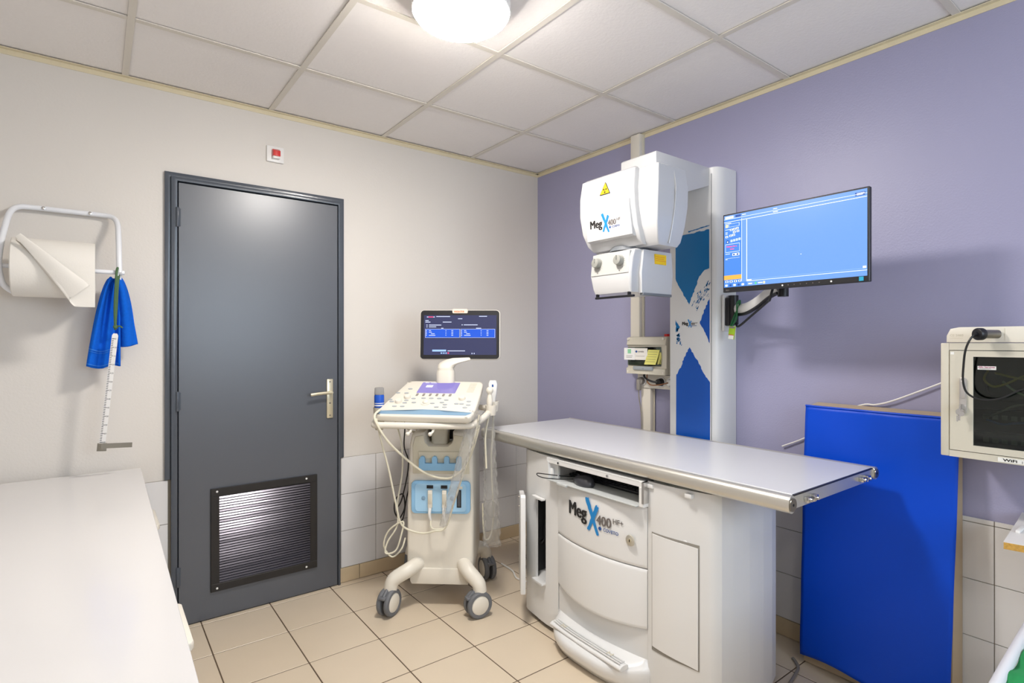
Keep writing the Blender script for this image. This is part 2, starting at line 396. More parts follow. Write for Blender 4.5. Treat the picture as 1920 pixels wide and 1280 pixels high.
v = B().prism([(-2.024, .130), (-1.529, .130), (-1.529, .616), (-2.024, .616)], 0, .004, M=FB(-.024))
v2 = B()
for (a0, a1, b0, b1) in ((-2.024, -1.529, .130, .166), (-2.024, -1.529, .580, .616), (-2.024, -1.988, .166, .580), (-1.565, -1.529, .166, .580)):
    v2.box(a0, a1, b0, b1, .004, .012, .001, 1, M=FB(-.024))
vent = obj('vent_grille', v, M_black, door, label='black ventilation grille with thin horizontal slats', sm=False)
obj('grille_frame', v2, M_vent, vent)
ns = 33
for k in range(ns):
    z = .168+.4105*(k+.5)/ns
    rot = Matrix.Rotation(math.radians(R.uniform(-1.2, 1.2)+ (-33)), 4, 'X')
    obj('slat', B().box(-1.988, -1.565, -.0335, -.0325, z-.0062, z+.0062, rot=rot), M_slat, vent, sm=False)
for a, b in ((-1.998, .602), (-1.585, .602), (-1.998, .145), (-1.585, .145)):
    obj('screw', B().cyl((a, -.036, b), (a, -.039, b), .005, seg=12, bev=.001), M_white, vent)
# red warning light above door
t = thing('warning_light', 'small square white plate with a red warning light above the door', 'warning light', (-1.73, 0, 2.218))
obj('plate', B().box(-1.772, -1.690, -.012, -.0005, 2.218, 2.298, .003), M_white, t)
obj('lens', B().prism([(0, 0), (.028, 0), (.028, .026), (.012, .036), (0, .036)], -.017, .017, .002, M=Matrix(((0, 0, 1, -1.73), (-1, 0, 0, -.012), (0, 1, 0, 2.244), (0, 0, 0, 1)))), M_red, t, label='red plastic lens')
obj('lens_base', B().box(-1.747, -1.713, -.036, -.012, 2.232, 2.244, .002), M_white, t)
# ceiling lamp
def ceiling_lamp(x, y, label, e, pre=''):
    t = thing('ceiling_lamp', label, 'ceiling light', (x, y, H), 0, 'round ceiling lights')
    obj('lamp_base', B().cyl((x, y, H-.001), (x, y, H-.030), .15, seg=48), M_white, t)
    obj('lamp_rim', B().lathe([(.135, -.028), (.150, -.030), (.163, -.045), (.163, -.073), (.160, -.076), (.156, -.073), (.155, -.06)], (x, y, H), 64), M_white, t)
    obj('diffuser', B().lathe([(.155, -.055), (.1555, -.075), (.151, -.088), (.140, -.097), (.115, -.104), (.06, -.109), (.01, -.110)], (x, y, H), 64), emis(pre+'lamp_diffuser', '#fff9f2', e), t, label='glowing opal diffuser')
ceiling_lamp(LAMP[0], LAMP[1], 'large round glowing white ceiling light between the panels above the ultrasound cart', LAMP_E)
ceiling_lamp(-2.6, -3.75, 'unseen fill light added in the form of a second ceiling lamp, behind the viewer near the window', LAMP_E*.3, 'fill_')  # unseen lamp added behind the camera as weak fill
# ================================================================ COUNTER (left foreground)
CX = -2.318
t = thing('base_cabinet', 'low white laminate cabinet in the left foreground below the paper roll', 'cabinet', (-2.8, -1.4, 0))
obj('worktop', B().prism([(-3.49, -.03), (-2.297, -.03), (-2.325, -2.25), (-3.49, -2.25)], .735, .755, .0012, 1), M_counter, t, label='smooth glossy white worktop')
obj('cabinet_body', B().box(-3.48, -2.36, -2.23, -.04, .08, .734), M_counter, t, sm=False)
obj('plinth', B().box(-3.48, -2.40, -2.2, -.06, 0.0, .08), M_white, t, sm=False)
ys = [-.05, -.86, -1.67, -2.22]
for k in range(3):
    y1, y0 = ys[k]-.003, ys[k+1]+.003
    xf = CX - .008 - .006*k
    d = obj('drawer_front', B().box(-2.36, xf, y0, y1, .43, .728, .002, 1), M_counter, t)
    hy = [(-.60, -.36), (-1.57, -1.33), (-2.15, -1.90)][k]
    xo = -2.270 - .012*k
    hz = .650
    hb = B().prism([(-(hy[0]), xf), (-(hy[0]+.004), xo-.006), (-(hy[0]+.014), xo), (-(hy[1]-.014), xo), (-(hy[1]-.004), xo-.006), (-hy[1], xf)], hz-.020, hz, .004, 2, M=Matrix(((0, 1, 0, 0), (-1, 0, 0, 0), (0, 0, 1, 0), (0, 0, 0, 1))))
    obj('handle', hb, M_cream, d, label='white rounded handle')
    obj('drawer_front', B().box(-2.36, xf, y0, y1, .10, .424, .002, 1), M_counter, t)
# ================================================================ PAPER ROLL HOLDER + TOWEL + MEASURE
t = thing('paper_roll_holder', 'white tubular wall bracket holding the paper roll left of the door', 'roll holder', (-2.58, 0, 1.5))
RC = (-.155, 1.595)
obj('frame', B().tube([(-2.378, -.160, 1.595), (-2.379, -.150, 1.66), (-2.380, -.12, 1.75), (-2.383, -.07, 1.815), (-2.402, -.035, 1.845), (-2.45, -.022, 1.851), (-2.56, -.022, 1.851), (-2.66, -.022, 1.851), (-2.700, -.035, 1.845), (-2.722, -.07, 1.815), (-2.734, -.12, 1.74), (-2.742, -.16, 1.66), (-2.745, -.165, 1.595), (-2.735, -.150, 1.53), (-2.705, -.125, 1.50)], .0105, 12, 6), mat('holder_white', '#e8eaee', .3), t)
obj('axle', B().cyl((-2.79, -.155, 1.597), (-2.36, -.155, 1.597), .0085, bev=.002), mat('holder_white', '#e8eaee', .3), t)
for a in (-2.625, -2.475):
    obj('screw', B().cyl((a, -.030, 1.852), (a, -.034, 1.852), .007, seg=12, bev=.001), M_chrome, t)
for a in (-2.625, -2.475):
    obj('wall_bracket', B().cyl((a, -.001, 1.852), (a, -.018, 1.852), .008, seg=12), M_white, t)
t = thing('paper_roll', 'thick roll of white examination paper with a loose corner hanging down', 'paper roll', (-2.58, -.155, 1.48))
ROT = Matrix(((0, 0, 1, 0), (1, 0, 0, RC[0]), (0, 1, 0, RC[1]), (0, 0, 0, 1)))
RR = .112
obj('roll', B().rings([[(r*math.cos(2*PI*j/64), r*math.sin(2*PI*j/64), z) for j in range(64)] for r, z in ((.03, -2.69), (.03, -2.706), (RR-.003, -2.708), (RR, -2.705), (RR, -2.462), (RR-.003, -2.459), (.03, -2.460), (.03, -2.48))], False, ROT), M_paper, t)
obj('core', B().rings([[(r*math.cos(2*PI*j/32), r*math.sin(2*PI*j/32), z) for j in range(32)] for r, z in ((.02, -2.707), (.0295, -2.707), (.0295, -2.459), (.02, -2.459))], False, ROT), mat('cardboard', '#a58d6d', .9), t)
def sheet(u, v_):   # u along the roll, v down the hanging end; the left corner folds over
    x = -2.69+.232*u
    a = 1.15-1.2*v_
    L = .0
    if v_ < .45:
        q = v_/.45; ang = PI*.62 + q*PI*.38
        yy = RC[0]+(RR+.0025)*math.cos(ang+0); zz = RC[1]+(RR+.0025)*math.sin(ang)
    else:
        q = (v_-.45)/.55; yy = RC[0]-(RR+.0025)-.004*math.sin(q*3); zz = RC[1]-q*.150
    # diagonal fold of the left side
    f = max(0, (v_*1.02-.10)*1.0 - u*1.25)
    if f > 0:
        k = min(1, f*1.3); x += k*.20*(1-u); yy -= .012*math.sin(min(1, f*4)*PI/2)+.012*k; zz += .07*k*(v_**2)
    return (x, yy, zz)
obj('loose_sheet', B().grid(sheet, 40, 40), M_paper, t, ang=60)
# diagonal rolled fold lying over the sheet
obj('paper_fold', B().grid(lambda u, v_: (lambda c, w: (c[0]+w*math.cos(2.6*PI*v_*.33-.5)*.9, c[1]-.004-.012*math.sin(PI*v_)*(.3+u), c[2]+w*.85*math.cos(2.6*PI*v_*.33-.5)))((-2.685+.175*u, -.255-.030*math.sin(PI*.5*min(1, u*1.4)), 1.700-.205*u), .010+.030*u), 20, 12), M_paper, t, ang=60)
# towel
def towel(x0, x1, ztop, zbot, y0, lean=0., xa=-2.395, ph=0.):
    def f(u, v_):
        s_ = v_**.55
        l = xa-.012+(x0-xa+.012)*s_; r = xa+.012+(x1-xa-.012)*s_
        x = l+(r-l)*u
        z = ztop-(ztop-zbot)*v_ - .012*math.sin(u*PI)*(1-v_) + .006*math.sin(u*7+ph)*v_
        y = y0 + (.016*(1-.3*v_))*math.sin(u*13+ph+v_*1.5) + .01*math.sin(u*5+ph*2) + .03*(v_) 
        return (x, y, z)
    return f
t = thing('towel', 'bright blue terry towel hanging from the end of the paper roll bracket', 'towel', (-2.395, -.11, 1.2))
tb = obj('towel_back', B().grid(towel(-2.435, -2.310, 1.585, 1.295, -.115, ph=.6), 40, 40, thick=.007), M_towel, t, ang=180)
tf = obj('towel_front', B().grid(towel(-2.488, -2.378, 1.58, 1.205, -.135, ph=2.), 40, 40, thick=.007), M_towel, t, ang=180)
M_towel2 = mat('blue_towel_border', '#2f7ede', .9)
for (x0, x1, zb, y0, ph, nm, par) in ((-2.435, -2.310, 1.295, -.115, .6, 'border', tb), (-2.488, -2.378, 1.205, -.135, 2., 'border', tf)):
    F_ = towel(x0, x1, 1.585 if par is tb else 1.58, zb, y0, ph=ph)
    bo = B()
    for v0, v1 in ((.80, .812), (.825, .832), (.965, .975)):
        bo.grid(lambda u, v_, v0=v0, v1=v1: (lambda q: (q[0], q[1]-.0052, q[2]))(F_(u, v0+(v1-v0)*v_)), 40, 1)
    obj('border', bo, M_towel2, par, ang=180)
obj('hanging_loop', B().tube([(-2.385, -.15, 1.565), (-2.382, -.165, 1.60), (-2.372, -.155, 1.61), (-2.375, -.14, 1.57)], .004), mat('white_loop', '#e9edf2', .6), t)
t = thing('measuring_stick', 'white hanging measuring stick with black ticks and a metal foot on a green strap', 'measuring stick', (-2.42, -.17, .87))
obj('strap', B().tube([(-2.392, -.168, 1.36), (-2.394, -.178, 1.45), (-2.390, -.178, 1.56), (-2.386, -.172, 1.607), (-2.382, -.156, 1.612), (-2.380, -.150, 1.590), (-2.384, -.176, 1.55), (-2.388, -.178, 1.46), (-2.392, -.172, 1.375)], .0045, 8, flat=1.3).sph((-2.391, -.172, 1.372), .009).tube([(-2.391, -.174, 1.372), (-2.378, -.18, 1.375), (-2.368, -.18, 1.368)], .003), M_green, t, label='worn green strap')
A_ = Vector((-2.392, -.1755, 1.345)); D_ = Vector((-2.436, -.165, .885))
dr = (D_-A_); LL = dr.length; rl = Matrix.Translation(A_) @ Vector((0, -1, 0)).rotation_difference(dr.normalized()).to_matrix().to_4x4()
sd = Vector((1, 0, 0)); dn = dr.normalized(); sd = (sd - dn*sd.dot(dn)).normalized(); nn = sd.cross(-dn)
RM = Matrix(((sd.x, -dn.x, nn.x, A_.x), (sd.y, -dn.y, nn.y, A_.y), (sd.z, -dn.z, nn.z, A_.z), (0, 0, 0, 1)))
obj('ruler', B().prism([(-.0105, -LL), (.0105, -LL), (.0105, -.008), (.006, 0), (-.006, 0), (-.0105, -.008)], 0, .003, M=RM), mat('ruler_white', '#e6e4e1', .4), t)
tk = B()
n = 60
for k in range(n+1):
    b = -.022-(LL-.04)*k/n; L = .010 if k % 5 == 0 else .0065
    tk.box(-.0095, -.0095+L, b-.0012, b+.0012, .0031, .0034, M=RM)
    if k % 5 == 0: tk.text(str(k+5), .0012, b-.003, .0085, .0033, M=RM, mi=0)
obj('scale_marks', tk, M_ink, t, sm=False)
obj('foot', B().box(-.016, .016, -LL-.018, -LL+.014, -.002, .006, .001, M=RM).box(-2.440, -2.335, -.178, -.176, .878, .896, .0004, 1, rot=Matrix.Rotation(.06, 4, 'Y')).box(-2.440, -2.335, -.178, -.160, .876, .8785, .0004, 1, rot=Matrix.Rotation(.06, 4, 'Y')), M_steel, t, label='steel foot plate')
# ================================================================ RIGHT WALL: cable trunking, electric box, sockets
t = thing('cable_trunking', 'cream vertical cable trunking on the lavender wall behind the X-ray head', 'cable trunking', (-.02, -.9, 0))
obj('cover', B().box(-.042, -.0095, -.935, -.872, 1.33, H-.002, .003), M_cream, t)
obj('cover', B().box(-.042, -.0095, -1.012, -.948, .05, 1.06, .003), M_cream, t)
obj('backing', B().box(-.0125, -.0005, -.941, -.866, 1.33, H-.002).box(-.0125, -.0095, -1.018, -.942, .05, 1.06), M_cream2, t, sm=False)
t = thing('distribution_box', 'beige electrical enclosure with clear flap on the lavender wall', 'electrical box', (-.05, -1.02, 1.13))
Y1, Y0, Z0, Z1 = -.905, -1.165, 1.137, 1.338
obj('enclosure', B().box(-.085, -.043, Y0, Y1, Z0, Z1, .004).prism([(0, 0), (.030, .0), (.030, .030), (.018, .035), (.018, .150), (.028, .158), (.020, .197), (0, .201)], .905, 1.165, .003, M=Matrix(((-1, 0, 0, -.085), (0, 0, -1, 0), (0, 1, 0, Z0), (0, 0, 0, 1)))), M_cream2, t)
obj('wall_mount', B().box(-.045, -.0005, Y0+.01, Y1-.01, Z0+.01, Z1-.01), M_cream2, t, sm=False)
obj('window_flap', B().box(-.110, -.104, Y0+.03, Y1-.005, Z0+.045, Z1-.055, .003), M_tglass, t, label='clear smoky flap')
obj('breaker_row', B().box(-.1035, -.0985, Y0+.05, Y1-.02, Z0+.065, Z1-.075, .002), M_grey, t)
obj('latch', B().box(-.125, -.113, Y0+.075, Y1-.055, Z0+.022, Z0+.042, .003).cyl((-.125, -1.03, Z0+.032), (-.127, -1.03, Z0+.032), .003), mat('latch_grey', '#9aa0a4', .45), t, label='grey latch bar')
for yy in (Y0+.012, Y1-.012):
    for zz in (Z0+.012, Z1-.012): obj('screw', B().cyl((-.1, yy, zz), (-.117, yy, zz), .006, seg=12), M_cream, t)
obj('push_button', B().cyl((-.06, -1.135, Z1), (-.06, -1.135, Z1+.013), .014), M_red, t, label='red push button on top')
def card(name, label, cat, a0, a1, b0, b1, tilt, m, extra=None, x=-.113, group=None):
    b = B(); ca, cb = (a0+a1)/2, (b0+b1)/2
    b.box(a0, a1, b0, b1, 0, .0008, M=FR(x)); 
    bb2 = B()
    t_ = thing(name, label, cat, (x, -ca, b0), 0, group)
    o = obj('sheet', b, m, t_, sm=False)
    if extra: extra(bb2, ca, cb); obj('print', bb2, [M_navy, M_inkg, M_grnl], t_, sm=False)
    return t_
card('business_card', 'white card with a pale green square tucked leftmost in the enclosure flap', 'card', .893, .968, 1.212, 1.277, 0, M_white,
     lambda b, a, c: b.box(a-.012, a+.012, c+.002, c+.026, .0009, .0012, M=FR(-.118), mi=2).box(a-.022, a+.022, c-.012, c-.010, .0009, .0012, M=FR(-.118), mi=1).box(a-.022, a+.018, c-.02, c-.018, .0009, .0012, M=FR(-.118), mi=1), x=-.118, group='cards in the enclosure flap')
card('business_card', 'white business card with a small blue logo in the middle of the enclosure flap', 'card', .955, 1.052, 1.213, 1.276, 0, M_paper,
     lambda b, a, c: b.sph((a-.026, c+.013, .001), .006, (1.2, 1, .1), M=FR(-.1155), mi=0).text('coveto', a-.016, c+.009, .015, .0009, M=FR(-.1155), mi=1, bold=.02).box(a-.03, a+.03, c-.012, c-.0105, .0009, .0012, M=FR(-.1155), mi=1), x=-.1155, group='cards in the enclosure flap')
t = thing('sticky_note', 'yellow sticky note with handwriting hanging from the enclosure flap', 'sticky note', (-.12, -1.07, 1.18), 0, 'yellow notes on the enclosure')
obj('note', B().grid(lambda u, v_: (-.113-.012*v_**1.5, -(1.055+.075*u-.018*v_), 1.268-.078*v_), 8, 8, thick=.0006), M_yel, t)
nt_ = B()
for k in range(5): nt_.grid(lambda u, v_, k=k: (-.1140-.012*((k+.8)/6)**1.5, -(1.062+.058*u-.018*(k+.8)/6), 1.268-.078*(k+.8)/6-.0012*v_), 8, 1)
obj('handwriting', nt_, M_inkg, t, sm=False)
t = thing('sticky_note', 'small crumpled yellow note tucked behind the larger sticky note', 'sticky note', (-.105, -1.125, 1.19), 0, 'yellow notes on the enclosure')
obj('note', B().grid(lambda u, v_: (-.1115-.003*math.sin(u*9+v_*5), -(1.108+.03*u), 1.255-.062*v_), 8, 8, thick=.0006), mat('dull_yellow', '#c2bb68', .8), t)
t = thing('socket_strip', 'row of white wall sockets under the electrical enclosure', 'socket strip', (-.03, -1.03, 1.06))
obj('backplate', B().box(-.050, -.0435, -1.19, -.93, 1.058, 1.132, .002), M_cream, t)
obj('spacer', B().box(-.0435, -.0005, -1.185, -1.02, 1.062, 1.128), M_cream, t, sm=False)
for y in (-.965, -1.095, -1.155):
    obj('socket', B().lathe([(.022, 0), (.027, .002), (.027, .006), (.021, .006), (.019, .002)], (0, 0, 0), 32, Matrix(((0, 0, -1, -.050), (-1, 0, 0, y), (0, 1, 0, 1.096), (0, 0, 0, 1)))), M_white, t)
t = thing('plug', 'grey angled power plug in the leftmost wall socket', 'plug', (-.07, -.965, 1.05), group='plugs in the socket strip')
obj('plug_body', B().cyl((-.052, -.965, 1.096), (-.078, -.965, 1.096), .019, bev=.003).box(-.09, -.068, -.975, -.953, 1.045, 1.105, .005), M_gcable, t)
obj('cord', B().tube([(-.079, -.962, 1.047), (-.075, -.962, 1.0), (-.06, -.965, .9), (-.055, -.96, .7), (-.055, -.955, .4)], .0035, 8), M_gcable, t)
t = thing('plug', 'round black power plug in the middle wall socket', 'plug', (-.07, -1.095, 1.07), group='plugs in the socket strip')
obj('plug_body', B().cyl((-.052, -1.095, 1.096), (-.085, -1.095, 1.096), .021, .017, bev=.003), M_black, t)
obj('cord', B().tube([(-.083, -1.09, 1.096), (-.092, -1.06, 1.10), (-.088, -1.02, 1.112), (-.08, -1.0, 1.128), (-.075, -1.01, 1.142)], .0055, 8), M_bcable, t)
t = thing('plug', 'small white plug with a brown cord in the rightmost wall socket', 'plug', (-.07, -1.155, 1.07), group='plugs in the socket strip')
obj('plug_body', B().cyl((-.052, -1.155, 1.096), (-.07, -1.155, 1.096), .016, bev=.002), M_white, t)
obj('cord', B().tube([(-.07, -1.15, 1.096), (-.09, -1.11, 1.084), (-.094, -1.06, 1.080), (-.088, -1.03, 1.095), (-.08, -1.02, 1.125), (-.075, -1.02, 1.142)], .0032, 8), M_brown, t)
# ================================================================ X-RAY COLUMN + HEAD
xcol = t = thing('xray_column', 'tall white X-ray column with blue brush-cross print and tube head hanging over the table', 'x-ray machine', (-.08, -1.345, 0))
plan = [(-.001, -1.215), (-.13, -1.215), (-.146, -1.22), (-.150, -1.232), (-.150, -1.450), (-.147, -1.462)]
for k in range(1, 8):
    a = k/8*PI/2; plan.append((-.075-.070*math.cos(a)-.0, -1.462-.030*math.sin(a)))
plan += [(-.05, -1.492), (-.001, -1.492)]
colb = B().rings([[(x, y, z) for x, y in plan] for z in (.02, 2.13)], True)
obj('column_body', colb, M_mwhite2, t, ang=40)
obj('front_edge_line', B().box(-.1515, -.150, -1.4575, -1.4560, .10, 2.10), M_grey, t, sm=False)
def jag(poly, step=.012, amp=.004, skip=()):
    o = []
    for i in range(len(poly)):
        a = Vector(poly[i]); b = Vector(poly[(i+1) % len(poly)]); L = (b-a).length; k = max(1, int(L/step)); nn_ = Vector((-(b-a).y, (b-a).x)).normalized()
        for s_ in range(k): o.append(tuple(a+(b-a)*s_/k+nn_*(0 if s_ == 0 or i in skip else R.uniform(-amp, amp))))
    return o
up = [(1.256, 1.832), (1.285, 1.830), (1.375, 1.838), (1.445, 1.84), (1.445, 1.657), (1.422, 1.652), (1.388, 1.617), (1.368, 1.568), (1.352, 1.53), (1.335, 1.491), (1.302, 1.539), (1.268, 1.599), (1.256, 1.623)]
rm = [(1.447, 1.518), (1.407, 1.437), (1.394, 1.399), (1.419, 1.359), (1.447, 1.304)]
ls = [(1.256, 1.42), (1.282, 1.384), (1.258, 1.356)]
bot = [(1.337, 1.284), (1.36, 1.25), (1.386, 1.215), (1.402, 1.182), (1.427, 1.144), (1.449, 1.12), (1.450, .986), (1.449, .835), (1.35, .83), (1.259, .835), (1.260, 1.147), (1.287, 1.183), (1.304, 1.229)]
pb = B()
pb.flat(jag(up, .008, .003, (3, 12)), .0006, FR(-.150), 0).flat(jag(rm, .008, .003, (4,)), .0006, FR(-.150), 1).flat(jag(ls, .008, .0025), .0006, FR(-.150), 0).flat(jag(bot, .008, .003, (5, 6, 9)), .0006, FR(-.150), 1)
pb.rough_brush((1.33, 1.846), (1.446, 1.858), .006, .004, .0006, FR(-.150), 0, .6)
for k in range(64):     # dry-brush speckles
    u = R.random(); q = R.choice((0, 1)); a = 1.353+.09*u+R.uniform(-.012, .03); b = 1.478+.115*u+R.uniform(-.035, .02)
    if a > 1.444: continue
    w_ = R.uniform(.002, .0065); L = R.uniform(.004, .015)
    pb.rough_brush((a, b), (a+L*.6, b+L), w_, w_*.5, .0006, FR(-.150), 0, .5, 3)
for k in range(34):
    u = R.random(); a = 1.262+.034*(1-u)*R.random()+.0; b = 1.286+.09*u+R.uniform(-.004, .004)
    w_ = R.uniform(.003, .007); L = R.uniform(.004, .012)
    pb.rough_brush((a, b), (a+L*.4, b+L), w_, w_*.6, .0006, FR(-.150), 0, .5, 3)
obj('brush_print', pb, [M_print1, M_print2], t, label='blue brush-stroke print', sm=False)
def megx(b, a, c0, s, M, hf='HF+', sub=True):      # the machine's lettering, s = letter size
    for q_ in range(6): b.text('Meg', a+s*.015*q_, c0, s, .0005+.00004*q_, M, 0, sx=.85)
    ax = a+s*1.70
    b.rough_brush((ax-.42*s+.22*s, c0+1.12*s), (ax+.55*s, c0-.52*s), .27*s, .17*s, .0009, M, 1, .12)
    b.rough_brush((ax+.52*s, c0+.85*s), (ax-.10*s, c0-.42*s), .25*s, .17*s, .0007, M, 1, .15)
    for q_ in range(4): b.text('400', ax+(.44+.012*q_)*s, c0, .66*s, .0005+.00004*q_, M, 2, sx=.92)
    b.text(hf, ax+1.44*s, c0+.26*s, .34*s, .0005, M, 2, bold=.008)
    if sub:
        b.sph((ax+.68*s, c0-.17*s, .0005), .09*s, (1.1, 1, .04), M=M, mi=3)
        b.text('COVETO', ax+.88*s, c0-.24*s, .22*s, .0005, M, 3, bold=.01)
    return b
INK = [M_ink, M_brush, M_inkg, M_navy]
obj('lettering', megx(B(), 1.294, 1.392, .024, FR(-.151), 'HF+'), INK, t, sm=False, label='small machine name print')
# carriage arm
obj('support_arm', B().prism([(-.54, 1.915), (-.54, 2.126), (-.535, 2.131), (-.1505, 2.131), (-.1505, 2.045), (-.25, 2.012)], 1.246, 1.444, .003, 2, M=Matrix(((1, 0, 0, 0), (0, 0, -1, 0), (0, 1, 0, 0), (0, 0, 0, 1)))), M_head, t, ang=30)
# head
S_ = []
for z, f, b_, l, r in ((2.032, -.655, -.49, -1.150, -1.545), (2.026, -.665, -.484, -1.140, -1.554), (1.95, -.676, -.476, -1.133, -1.562), (1.87, -.678, -.478, -1.136, -1.560), (1.79, -.670, -.486, -1.148, -1.552), (1.725, -.650, -.498, -1.170, -1.540), (1.706, -.632, -.508, -1.185, -1.53)):
    S_.append((z, f, b_, r, l, .006))
hs = obj('tube_housing', B().loft(S_), M_head, xcol, ang=35, label='white tube housing with radiation warning triangle')
t = hs
obj('side_groove', B().tube([(-.565, -1.5485, 2.028), (-.567, -1.5640, 1.95), (-.569, -1.5620, 1.87), (-.574, -1.5535, 1.79), (-.58, -1.541, 1.715)], .0035, 6), M_head, t)
S2 = [(2.036, -.68, -.66, -1.45, -1.165, .008), (2.026, -.694, -.66, -1.458, -1.150, .008), (1.95, -.704, -.66, -1.460, -1.145, .008), (1.87, -.706, -.66, -1.466, -1.147, .008), (1.79, -.701, -.66, -1.475, -1.160, .008), (1.735, -.684, -.64, -1.478, -1.176, .008), (1.712, -.660, -.635, -1.474, -1.19, .006)]
obj('front_cover', B().loft(S2), M_head, t, ang=35)
obj('name_plate', B().loft([(1.746, -.700, -.68, -1.458, -1.205, .003), (1.752, -.712, -.68, -1.460, -1.203, .003), (1.87, -.7175, -.68, -1.448, -1.196, .003), (1.898, -.7165, -.68, -1.445, -1.195, .003), (1.903, -.708, -.68, -1.443, -1.195, .003)]), M_head, t, ang=35)
def tilt(x0, z0, x1, z1):   # decals on a plane leaning in x over z
    return lambda v_: Vector((x0+(x1-x0)*(v_.z-z0)/(z1-z0) + (v_.x), v_.y, v_.z))
mg = megx(B(), 1.222, 1.805, .050, FR(0), 'HF'); mg.warp(tilt(-.7125, 1.752, -.7180, 1.87)); obj('lettering', mg, INK, t, sm=False, label='machine name lettering')
wt = B(); wt.flat([(1.272, 1.945), (1.334, 1.945), (1.303, 2.000)], .0004, FR(0), 0).flat([(1.277, 1.948), (1.329, 1.948), (1.303, 1.9945)], .0007, FR(0), 1)
for k in range(3):
    a = -PI/2+k*2*PI/3; c0 = (1.303, 1.963)
    wt.flat([(c0[0]+r*math.cos(a+d), c0[1]+r*math.sin(a+d)) for r, d in ((.004, -.4), (.0115, -.5), (.0125, 0), (.0115, .5), (.004, .4))], .001, FR(0), 0)
wt.sph((1.303, 1.963, .001), .0022, (1, 1, .2), M=FR(0), mi=0); wt.warp(lambda v_: Vector((-.7060+.006*max(0, (v_.z-1.95)/.075)+v_.x, v_.y, v_.z)))
obj('warning_triangle', wt, [M_ink, M_yellow], t, sm=False, label='yellow radiation warning triangle')
obj('swivel_neck', B().cyl((-.60, -1.345, 1.72), (-.60, -1.345, 1.700), .075, .085, seg=40), M_grey, xcol)
obj('hanger', B().cyl((-.40, -1.345, 2.04), (-.45, -1.345, 1.95), .06, .06, seg=24), M_grey, xcol)
cS = [(1.700, -.668, -.458, -1.440, -1.228, .01), (1.694, -.684, -.452, -1.446, -1.222, .012), (1.66, -.700, -.447, -1.448, -1.214, .012), (1.60, -.706, -.445, -1.446, -1.212, .012), (1.54, -.700, -.446, -1.440, -1.222, .012), (1.518, -.692, -.448, -1.436, -1.228, .01)]
col = obj('collimator', B().loft(cS), M_head, xcol, ang=35)
obj('side_cover', B().loft([(1.696, -.635, -.449, -1.456, -1.44, .003), (1.60, -.655, -.446, -1.461, -1.44, .003), (1.515, -.645, -.448, -1.454, -1.43, .003)]), M_head, col)
obj('control_plate', B().loft([(1.598, -.7085, -.70, -1.436, -1.222, .003), (1.69, -.6990, -.68, -1.436, -1.226, .003)]), mat('control_plate_grey', '#bcbcb8', .4), col)
for yy in (-1.262, -1.388):
    k_ = B().cyl((-.70, yy, 1.650), (-.728, yy, 1.652), .0215, .0195, seg=32, bev=.003).box(-.7315, -.727, yy-.002, yy+.002, 1.653, 1.671)
    obj('knob', k_, mat('light_grey_knob', '#94948e', .4), col, label='round grey adjusting knob')
dm = B()
for yy in (-1.262, -1.388):
    for k in range(9):
        a = -.9+k*.32; dm.box(-yy+.029*math.cos(a)-.001, -yy+.029*math.cos(a)+.001, 1.645+.029*math.sin(a)-.001, 1.645+.029*math.sin(a)+.001, 0, .0006, M=FR(-.707))
    dm.box(-yy-.002, -yy+.002, 1.607, 1.611, 0, .0006, M=FR(-.7095))
obj('dial_marks', dm, M_inkg, col, sm=False)
obj('yellow_label', B().box(-.568, -.494, -1.4620, -1.4560, 1.640, 1.682).box(-.565, -.497, -1.4625, -1.462, 1.654, 1.6555, mi=1).box(-.565, -.51, -1.4625, -1.462, 1.662, 1.6635, mi=1).box(-.565, -.505, -1.4625, -1.462, 1.670, 1.6715, mi=1), [M_yellow, M_orange], col, sm=False, label='yellow caution label')
obj('bottom_rail', B().box(-.697, -.682, -1.45, -1.235, 1.497, 1.506, .002).box(-.695, -.684, -1.25, -1.24, 1.505, 1.519).box(-.695, -.684, -1.43, -1.42, 1.505, 1.519).box(-.64, -.45, -1.458, -1.44, 1.505, 1.516, .002, mi=1), [M_black, M_grey], col)
# ================================================================ WALL MONITOR + ARM
t = thing('wall_monitor', 'wide black-framed monitor with bright blue screen on the lavender wall', 'monitor', (-.4, -1.94, 1.5))
MY0, MY1, MZ0, MZ1 = 1.672, 2.210, 1.512, 1.830
obj('casing', B().box(MY0, MY1, MZ0, MZ1, -.018, .0, .002, 1, M=FR(-.4)).box(MY0+.08, MY1-.08, MZ0+.04, MZ1-.05, -.04, -.018, .008, M=FR(-.4)), M_black, t)
SX0, SX1, SZ0, SZ1 = MY0+.006, MY1-.007, MZ0+.020, MZ1-.006
scr = obj('screen', B().box(SX0, SX1, SZ0, SZ1, .0, .0006, M=FR(-.4)), emis('blue_screen', '#6f9fee', .85), t, sm=False, label='bright blue screen')
U = lambda u: SX0+(SX1-SX0)*u
V = lambda v_: SZ0+(SZ1-SZ0)*v_
ui = B()
def q(u0, u1, v0, v1, mi, c=.001): ui.box(U(u0), U(u1), V(v0), V(v1), c, c+.0002, M=FR(-.4), mi=mi)
q(0, .145, 0, .94, 2, .0007)                # darker left column
q(0, 1, .945, .950, 1); q(.0, 1, .905, .912, 1); q(.185, .19, .07, .90, 1, .0009); q(0.185, 1, .062, .068, 1); q(0.19, 1, .085, .088, 0)
q(0, .19, 0, .06, 2, .0008)
q(.01, .08, .955, .985, 1); q(.095, .14, .955, .988, 3, .0009); q(.15, .18, .97, .98, 1); q(.39, .42, .965, .975, 1); q(.39, .425, .925, .935, 1)
q(.93, .99, .93, .97, 3, .0008); q(.94, .985, .955, .962, 1); q(.94, .975, .938, .945, 1)
